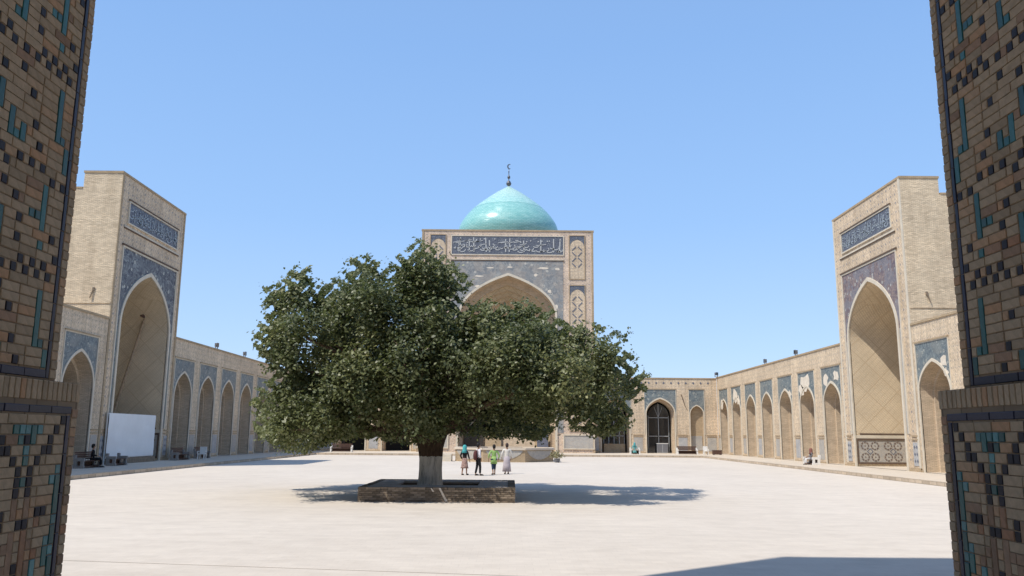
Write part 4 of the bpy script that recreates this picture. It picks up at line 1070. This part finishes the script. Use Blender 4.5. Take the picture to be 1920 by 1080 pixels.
# ------------------------------------------------------------------ furniture
def bench(loc, rz, label, L=2.0, back=True, seat='wood', ends='white'):
    th = thing('bench', label, 'bench', loc, 'slatted benches with stone ends', rz)
    for s in (-1, 1):
        m = MB(); a = L/2
        x0, x1 = sorted((s*a, s*(a-.16)))
        for (y0, y1, z0, z1) in ((-.3, .32, 0, .16), (-.26, -.1, .16, .42), (.12, .3, .16, .42), (-.3, .34, .42, .6), (.2, .36, .6, .78)): m.box(x0, x1, y0, y1, z0, z1)
        m.build('end', M[ends], th)
    for k in range(4): m = MB(); m.box(-L/2+.16, L/2-.16, -.26+.13*k, -.16+.13*k, .40, .44); m.build('seat_slat', M[seat], th)
    if back:
        for k in range(4): m = MB(); m.box(-L/2+.1, L/2-.1, .27+.012*k, .30+.012*k, .50+.12*k, .60+.12*k); m.build('back_slat', M[seat], th)
    m = MB(); m.box(-L/2+.16, L/2-.16, .22, .27, .08, .40); m.box(-L/2+.16, L/2-.16, -.2, .2, .06, .12); m.build('rail', M[seat], th)
    return th
GB = None
bench((-25.4, 50.3, .18), pi/2, 'bench at the left where the person in black sits', 2.2, ends='greystone')
bench((-25.5, 54.2, .18), pi/2, 'dark slatted bench just left of the white screen', 1.7, False, ends='greystone')
bench((-25.9, 65.6, .18), pi/2, 'dark bench just right of the white screen, foot of the left portal', 2.4, ends='greystone')
bench((-25.9, 70.2, .18), pi/2, 'dark bench before the second arch right of the white screen', 2.2, ends='greystone')
bench((21.3, 99.5, .18), 0, 'long brown bench in front of the blind niche at the far right corner', 2.5)
bench((-19.9, 98.5, .18), 0, 'brown bench seen under the left side of the tree', 2.6)
bench((24.2, 66.6, .18), -pi/2, 'bench before the right arcade where a person sits', 2.1, False)
bench((14.9, 98.6, .18), 0, 'white ended bench under the person in turquoise', 1.2, False)
def block_seat(loc, label):
    th = thing('garden_chair', label, 'chair', loc)
    m = MB(); m.box(-.28, .28, -.26, .26, .4, .46); m.build('seat', M['white'], th)
    m = MB(); m.box(-.28, .28, .24, .30, .46, 1.0); m.build('backrest', M['white'], th)
    for sx_ in (-1, 1):
        for sy in (-1, 1): m = MB(); m.box(sx_*.25-.035, sx_*.25+.035, sy*.22-.035, sy*.22+.035, 0, .4); m.build('leg', M['white'], th)
        m = MB(); m.box(sx_*.29-.03, sx_*.29+.03, -.24, .26, .62, .67); m.box(sx_*.29-.03, sx_*.29+.03, -.24, -.18, .45, .62); m.build('armrest', M['white'], th)
block_seat((23.3, 98.5, .18), 'white chair right of the long brown bench in the far corner')
block_seat((-25.0, 67.7, .18), 'white chair among the dark benches under the left arcade')
def crate(loc, label, s=(1.2, .6, .5)):
    th = thing('storage_box', label, 'box', loc)
    m = MB(); a, b, h = s; m.box(-a/2, a/2, -b/2, b/2, 0.05, h-.06); m.build('body', M['wood'], th)
    m = MB(); m.box(-a/2-.02, a/2+.02, -b/2-.02, b/2+.02, h-.06, h); m.build('lid', M['wood'], th)
    m = MB(); [m.box(x-.05, x+.05, -b/2+.02, b/2-.02, 0, .05) for x in (-a/2+.1, a/2-.1)]; m.build('runner', M['metal'], th)
crate((24.6, 98.4, .18), 'small dark box right of the white chair in the far corner', (1.0, .6, .55))

def cabinet():
    th = thing('display_cabinet', 'pale low cabinet standing inside the glazed far arch', 'cabinet', (CX+20.0, 106.2, .2))
    m = MB(); m.box(-.7, .7, -.2, .2, 0, 1.15); m.build('body', M['frame'], th)
    m = MB(); m.box(-.76, .76, -.24, .24, 1.15, 1.22); m.build('top', M['white'], th)
    for s in (-1, 1): m = MB(); m.box(*sorted((s*.05, s*.66)), -.22, -.2, .08, 1.08); m.build('door', M['metal'], th)
cabinet()

def screen():
    th = Thing('white_screen', 'large white fabric screen closing the foot of the left portal', 'screen', (-26.9, 60, .2))
    y0, y1, z0, z1 = 55.1, 62.4, .62, 3.55
    n, k = 40, 16; m = MB(); g = []
    for i in range(n+1):
        for j in range(k+1):
            u, v = i/n, j/k; sag = .012*sin(u*21)+.02*sin(u*9+v*2)+.008*sin(v*17+u*5)
            g.append((-26.72-.0+sag*.9, y0+(y1-y0)*u, z0+(z1-z0)*v))
    ii = m.p(g)
    for i in range(n):
        for j in range(k): m.f.append([ii[i*(k+1)+j], ii[(i+1)*(k+1)+j], ii[(i+1)*(k+1)+j+1], ii[i*(k+1)+j+1]]); m.mi.append(0)
    th.add(m, 'cloth', cloth, smooth=True)
    m = MB()
    for y in (y0, .5*(y0+y1), y1): m.box(-26.85, -26.78, y-.035, y+.035, .18, z1+.02)
    m.box(-26.85, -26.78, y0, y1, z1-.03, z1+.03); m.box(-26.85, -26.78, y0, y1, z0-.05, z0+.01); th.add(m, 'frame', M['white'])
    m = MB(); m.box(-26.9, -26.5, y0+.1, y1-.1, .18, .55); th.add(m, 'base', M['oldwood'])
cloth = plain('white screen fabric', (.80, .80, .78), .85, .2, .04, 1.0)
screen()
th = Thing('leaning_pole', 'long timber pole leaning inside the left portal niche', 'pole', (-29.3, 61, .2))
m = MB(); m.tube([(-30.95, 63.0, .2), (-30.2, 63.3, 4.6), (-28.75, 63.7, 11.4)], [.13, .115, .10], 8); th.add(m, 'shaft', M['polewood'])
m = MB(); m.tube([(-28.95, 63.55, 11.2), (-28.6, 63.75, 11.9)], .2, 8); m.box(-29.1, -28.3, 63.5, 63.9, 11.5, 11.9); th.add(m, 'head', M['wood'])

def floodlight(loc, rz, label):
    th = thing('floodlight', label, 'floodlight', loc, 'floodlights along the parapets', rz)
    m = MB(); m.box(-.2, .2, -.12, .10, .22, .55); m.box(-.23, .23, -.15, -.12, .19, .58); m.build('housing', M['metal'], th)
    m = MB(); m.box(-.17, .17, -.165, -.15, .25, .52); m.build('lens', M['glass'], th)
    m = MB(); m.box(-.26, -.22, -.04, .04, 0, .42); m.box(.22, .26, -.04, .04, 0, .42); m.box(-.26, .26, -.06, .06, 0, .04); m.build('bracket', M['metal'], th)
floodlight((-27.2, 75.3, 9.92), pi/2, 'floodlight on the left parapet nearest the tall portal')
floodlight((-27.2, 83.4, 9.92), pi/2, 'floodlight on the left parapet nearest the tree')
floodlight((26.3, 104.2, 9.8), 0.6, 'floodlight on the parapet at the far right corner')
floodlight((26.8, 76.2, 9.8), -pi/2, 'floodlight on the right parapet nearest the tall portal')
floodlight((26.8, 85.5, 9.8), -pi/2, 'small floodlight in the middle of the right parapet')

def bush(loc, label, s=.5, n=260):
    th = thing('potted_plant', label, 'plant', loc)
    m = MB(); m.loft([(0, .2, .2), (.3, .27, .27), (.34, .3, .3), (.34, .24, .24), (.28, .22, .22)], 14); m.build('pot', M['metal'], th)
    m = MB(); r = random.Random(9)
    for k in range(n):
        d = Vector((r.gauss(0, 1), r.gauss(0, 1), abs(r.gauss(0, 1)))).normalized()*s*r.uniform(.3, 1); p = Vector((0, 0, .4))+d
        a = Vector((r.gauss(0, 1), r.gauss(0, 1), r.gauss(0, 1))).normalized()*.09; b = a.cross(d).normalized()*.05
        m.face([tuple(p-a), tuple(p-b), tuple(p+a), tuple(p+b)])
    m.build('foliage', dry, th, kind='stuff')
dry = plain('dry olive leaves', (.22, .20, .10), .8, var=.3, scale=8)
bush((4.15, 72.3, 0), 'small dry potted plant at the right end of the octagonal platform', .75)

# ------------------------------------------------------------------ people
SKIN = plain('brown skin', (.33, .19, .12), .55, .3, .06); HAIR = plain('black hair', (.012, .010, .009), .6); SHOE = plain('dark shoe leather', (.03, .025, .022), .6)
def chain(name, joints, edges, mat, parent, root=0, sub=1):
    me = bpy.data.meshes.new(name); me.from_pydata([j[:3] for j in joints], edges, []); me.materials.append(mat)
    o = bpy.data.objects.new(name, me); COL.objects.link(o); o.parent = parent
    md = o.modifiers.new('Skin', 'SKIN'); md.use_smooth_shade = True
    for i, sv in enumerate(me.skin_vertices[0].data):
        r = joints[i][3:]; sv.radius = (r[0], r[1] if len(r) > 1 else r[0]); sv.use_root = (i == root)
    s = o.modifiers.new('Sub', 'SUBSURF'); s.levels = s.render_levels = sub
    return o
def person(loc, rz, label, H=1.7, top=None, bottom=None, pose='stand', hair=HAIR, skirt=False, arms=((0, .05), (0, .05)), longtop=.0, group=None, legs_bare=False, scarf=None, stride=.12):
    th = thing('person', label, 'person', loc, group, rz); k = H/1.7
    # x right, y facing direction is -y
    sit = pose == 'sit'
    hz = .50 if sit else .90
    J = {}
    J['pel'] = (0, 0, hz); J['wai'] = (0, .0, hz+.17); J['che'] = (0, .0 if not sit else .02, hz+.38); J['neck'] = (0, 0, hz+.55)
    J['chin'] = (0, -.015, hz+.63); J['head'] = (0, -.02, hz+.72)
    def leg(s, st):
        if sit: return [(s*.09, 0, hz-.03), (s*.11, -.44, hz+.0), (s*.11, -.46, .08), (s*.12, -.60, .04)]
        return [(s*.09, 0, hz-.04), (s*.095, -st*.45-.02, .48), (s*.10, -st*.2+.03+(-st if st > 0 else -st)*.6, .08), (s*.11, -st*.8-.12, .035)]
    def arm(s, sw, out):
        sh = (s*.19, .0, hz+.49); el = (s*(.24+out), -sw*.5+.03, hz+.22); 
        wr = (s*(.24+out*.6), -sw-.06, hz-.01) if not sit else (s*.15, -.32, hz+.14)
        ha = (wr[0]*.98, wr[1]-.03, wr[2]-.09) if not sit else (s*.08, -.40, hz+.1)
        return [sh, el, wr, ha]
    pts = [(*J['pel'], .115, .085), (*J['wai'], .11, .08), (*J['che'], .135, .09), (*J['neck'], .052, .052), (*J['chin'], .062, .07), (*J['head'], .078, .092), (0, -.0, hz+.80, .062, .075)]
    ed = [(0, 1), (1, 2), (2, 3), (3, 4), (4, 5), (5, 6)]
    L = []
    for s, st in ((-1, stride), (1, -stride)):
        b = len(pts); lg = leg(s, st); L.append(lg); pts += [(*lg[0], .085), (*lg[1], .055), (*lg[2], .038), (*lg[3], .035, .03)]; ed += [(0, b), (b, b+1), (b+1, b+2), (b+2, b+3)]
    AR = []
    for (s, (sw, out)) in zip((-1, 1), arms):
        b = len(pts); a = arm(s, sw, out); AR.append(a); pts += [(*a[0], .05), (*a[1], .038), (*a[2], .026), (*a[3], .032, .02)]; ed += [(2, b), (b, b+1), (b+1, b+2), (b+2, b+3)]
        # four fingers and a thumb, short chains off the hand
        hb = b+3
        for q in range(4):
            fx = a[3][0]+(q-1.5)*.014; pts.append((fx, a[3][1]-.03 if sit else a[3][1]-.01, a[3][2]-.055, .007)); ed.append((hb, len(pts)-1))
        pts.append((a[3][0]-s*.03, a[3][1]-.02, a[3][2]-.02, .008)); ed.append((hb, len(pts)-1))
    # nose
    pts.append((0, -.115, hz+.715, .012)); ed.append((5, len(pts)-1))
    pts = [(p_[0]*k, p_[1]*k, p_[2]*k, *[r*k for r in p_[3:]]) for p_ in pts]
    chain('body', pts, ed, SKIN, th, 0, 1)
    # top garment
    T_ = [(0, 0, hz-.06-longtop, .165+(.04 if longtop else 0), .125+(.05 if longtop else 0)), (0, 0, hz+.14, .145, .11), (0, 0, hz+.38, .165, .118), (0, 0, hz+.52, .085, .075)]; te = [(0, 1), (1, 2), (2, 3)]
    for a in AR:
        b = len(T_); e = [(a[1][i]+(a[2][i]-a[1][i])*.75) for i in range(3)]; T_ += [(*a[0], .068), (*a[1], .056), (*e, .045)]; te += [(2, b), (b, b+1), (b+1, b+2)]
    T_ = [(p_[0]*k, p_[1]*k, p_[2]*k, *[r*k for r in p_[3:]]) for p_ in T_]
    chain('shirt', T_, te, top, th, 1, 1)
    if longtop:
        m = MB(); m.loft([((hz+.16)*k, .15*k, .115*k), ((hz-.02)*k, .18*k, .145*k), ((hz-.05-longtop)*k, .205*k, .17*k)], 18); m.build('tunic_hem', top, th, True)
    if skirt:
        m = MB(); z1 = (hz+.1)*k
        if sit: m.loft([(z1-.02, .17, .13, 0, 0), (.55*k, .21, .2, 0, -.05), (.42*k, .23, .32, 0, -.2), (.15*k, .26, .24, 0, -.36)], 16)
        else: m.loft([(z1, .15*k, .11*k), (.75*k, .19*k, .15*k), (.5*k, .22*k, .19*k), (skirt*k, .26*k, .23*k)], 18)
        m.build('skirt', bottom, th, True)
    else:
        P_ = [(0, 0, hz+.02, .135, .105)]; pe = []
        for lg in L:
            b = len(P_); cut = legs_bare or 1.0
            en = tuple(lg[1][i]+(lg[2][i]-lg[1][i])*cut*.95 for i in range(3))
            P_ += [(*lg[0], .105), (*lg[1], .078), (*en, .062)]; pe += [(0, b), (b, b+1), (b+1, b+2)]
        P_ = [(p_[0]*k, p_[1]*k, p_[2]*k, *[r*k for r in p_[3:]]) for p_ in P_]
        chain('trousers', P_, pe, bottom, th, 0, 1)
    for lg in L:
        m = MB(); x, y, z = [q*k for q in lg[3]]; m.loft([(0, .05*k, .13*k, x, y+.05*k), (.05*k, .048*k, .12*k, x, y+.06*k), (.085*k, .035*k, .07*k, x, y+.09*k)], 12); m.build('shoe', SHOE, th, True)
    m = MB(); hz_ = (hz+.75)*k
    if scarf:
        m.loft([(hz_-.34, .20, .17, 0, .02), (hz_-.2, .13, .13, 0, .02), (hz_-.08, .125, .14, 0, .015), (hz_+.03, .12, .135, 0, .015), (hz_+.11, .07, .08, 0, .015), (hz_+.13, .02, .02, 0, .015)], 16); m.build('headscarf', scarf, th, True)
    else:
        m.loft([(hz_-.13, .07, .05, 0, .05), (hz_-.05, .098, .095, 0, .03), (hz_+.03, .10, .105, 0, .014), (hz_+.09, .078, .09, 0, .008), (hz_+.125, .03, .04, 0, .005)], 16); m.build('hair', hair, th, True)
    return th
def cl(n, col, var=.12, scale=9): return plain(n, col, .85, .15, var, scale)
G4 = 'people walking in the courtyard'
p1 = person((-2.62, 48.9, 0), 2.6, 'woman in turquoise headscarf and patterned brown skirt, leftmost of the four walkers', 1.66, cl('black sleeve knit', (.02, .018, .02)), cl('brown floral skirt', (.30, .20, .17), .5, 14), skirt=.40, scarf=cl('turquoise scarf', (.08, .38, .38)), arms=((.1, .02), (.15, .1)), group=G4)
p2 = person((-1.80, 48.4, 0), 2.0, 'man in white shirt and black trousers carrying a maroon backpack', 1.80, cl('white shirt cloth', (.62, .60, .64)), cl('black trouser cloth', (.018, .018, .02)), group=G4)
bp = MB(); bp.loft([(.88, .13, .07, 0, .17), (.95, .16, .11, 0, .19), (1.15, .165, .12, 0, .2), (1.35, .15, .10, 0, .18), (1.43, .10, .05, 0, .15)], 14)
o = thing('backpack', 'maroon backpack worn by the man in black trousers', 'backpack', (-1.80, 48.4, 0), None, 2.0)
bp.build('bag', cl('maroon bag cloth', (.09, .035, .035)), o, True)
for s in (-1, 1): st = MB(); st.tube([(s*.09, .14, 1.4), (s*.1, .02, 1.50), (s*.1, -.125, 1.38), (s*.11, -.1, 1.12), (s*.12, .1, 1.0)], .018, 6); st.build('strap', cl('maroon strap', (.07, .03, .03)), o, True)
p3 = person((-0.92, 49.6, 0), 3.5, 'person in lime green tunic and navy cropped trousers, third of the four walkers', 1.70, cl('lime green cloth', (.30, .46, .15)), cl('navy trouser cloth', (.03, .05, .09)), longtop=.22, legs_bare=.55, arms=((-.05, .08), (.05, .08)), stride=.16, group=G4)
p4 = person((-0.15, 50.6, 0), 3.3, 'person in white shirt and long lilac grey skirt, rightmost of the four walkers', 1.78, cl('cream cloth', (.66, .62, .56)), cl('lilac grey cloth', (.42, .37, .39)), hair=plain('brown hair', (.05, .03, .025), .6), skirt=.14, arms=((.05, .04), (.1, .05)), group=G4)
BLK = cl('black clothing', (.012, .012, .014))
person((-25.3, 50.6, .2), pi/2+.5, 'person in black sitting on the bench at the far left', 1.75, BLK, BLK, pose='sit')
person((14.85, 98.5, .18), -.1, 'person in turquoise sitting before the far arcade, left of the glazed arch', 1.7, cl('turquoise cloth', (.12, .36, .36)), cl('turquoise skirt cloth', (.10, .30, .30)), pose='sit', skirt=.15, scarf=cl('teal scarf', (.09, .33, .35)))
person((24.1, 66.4, .18), -pi/2, 'person with red brown headscarf sitting on the bench before the right arcade', 1.6, cl('grey jacket cloth', (.16, .15, .15)), cl('white trouser cloth', (.6, .58, .56)), pose='sit', scarf=cl('red brown scarf', (.22, .10, .08)))
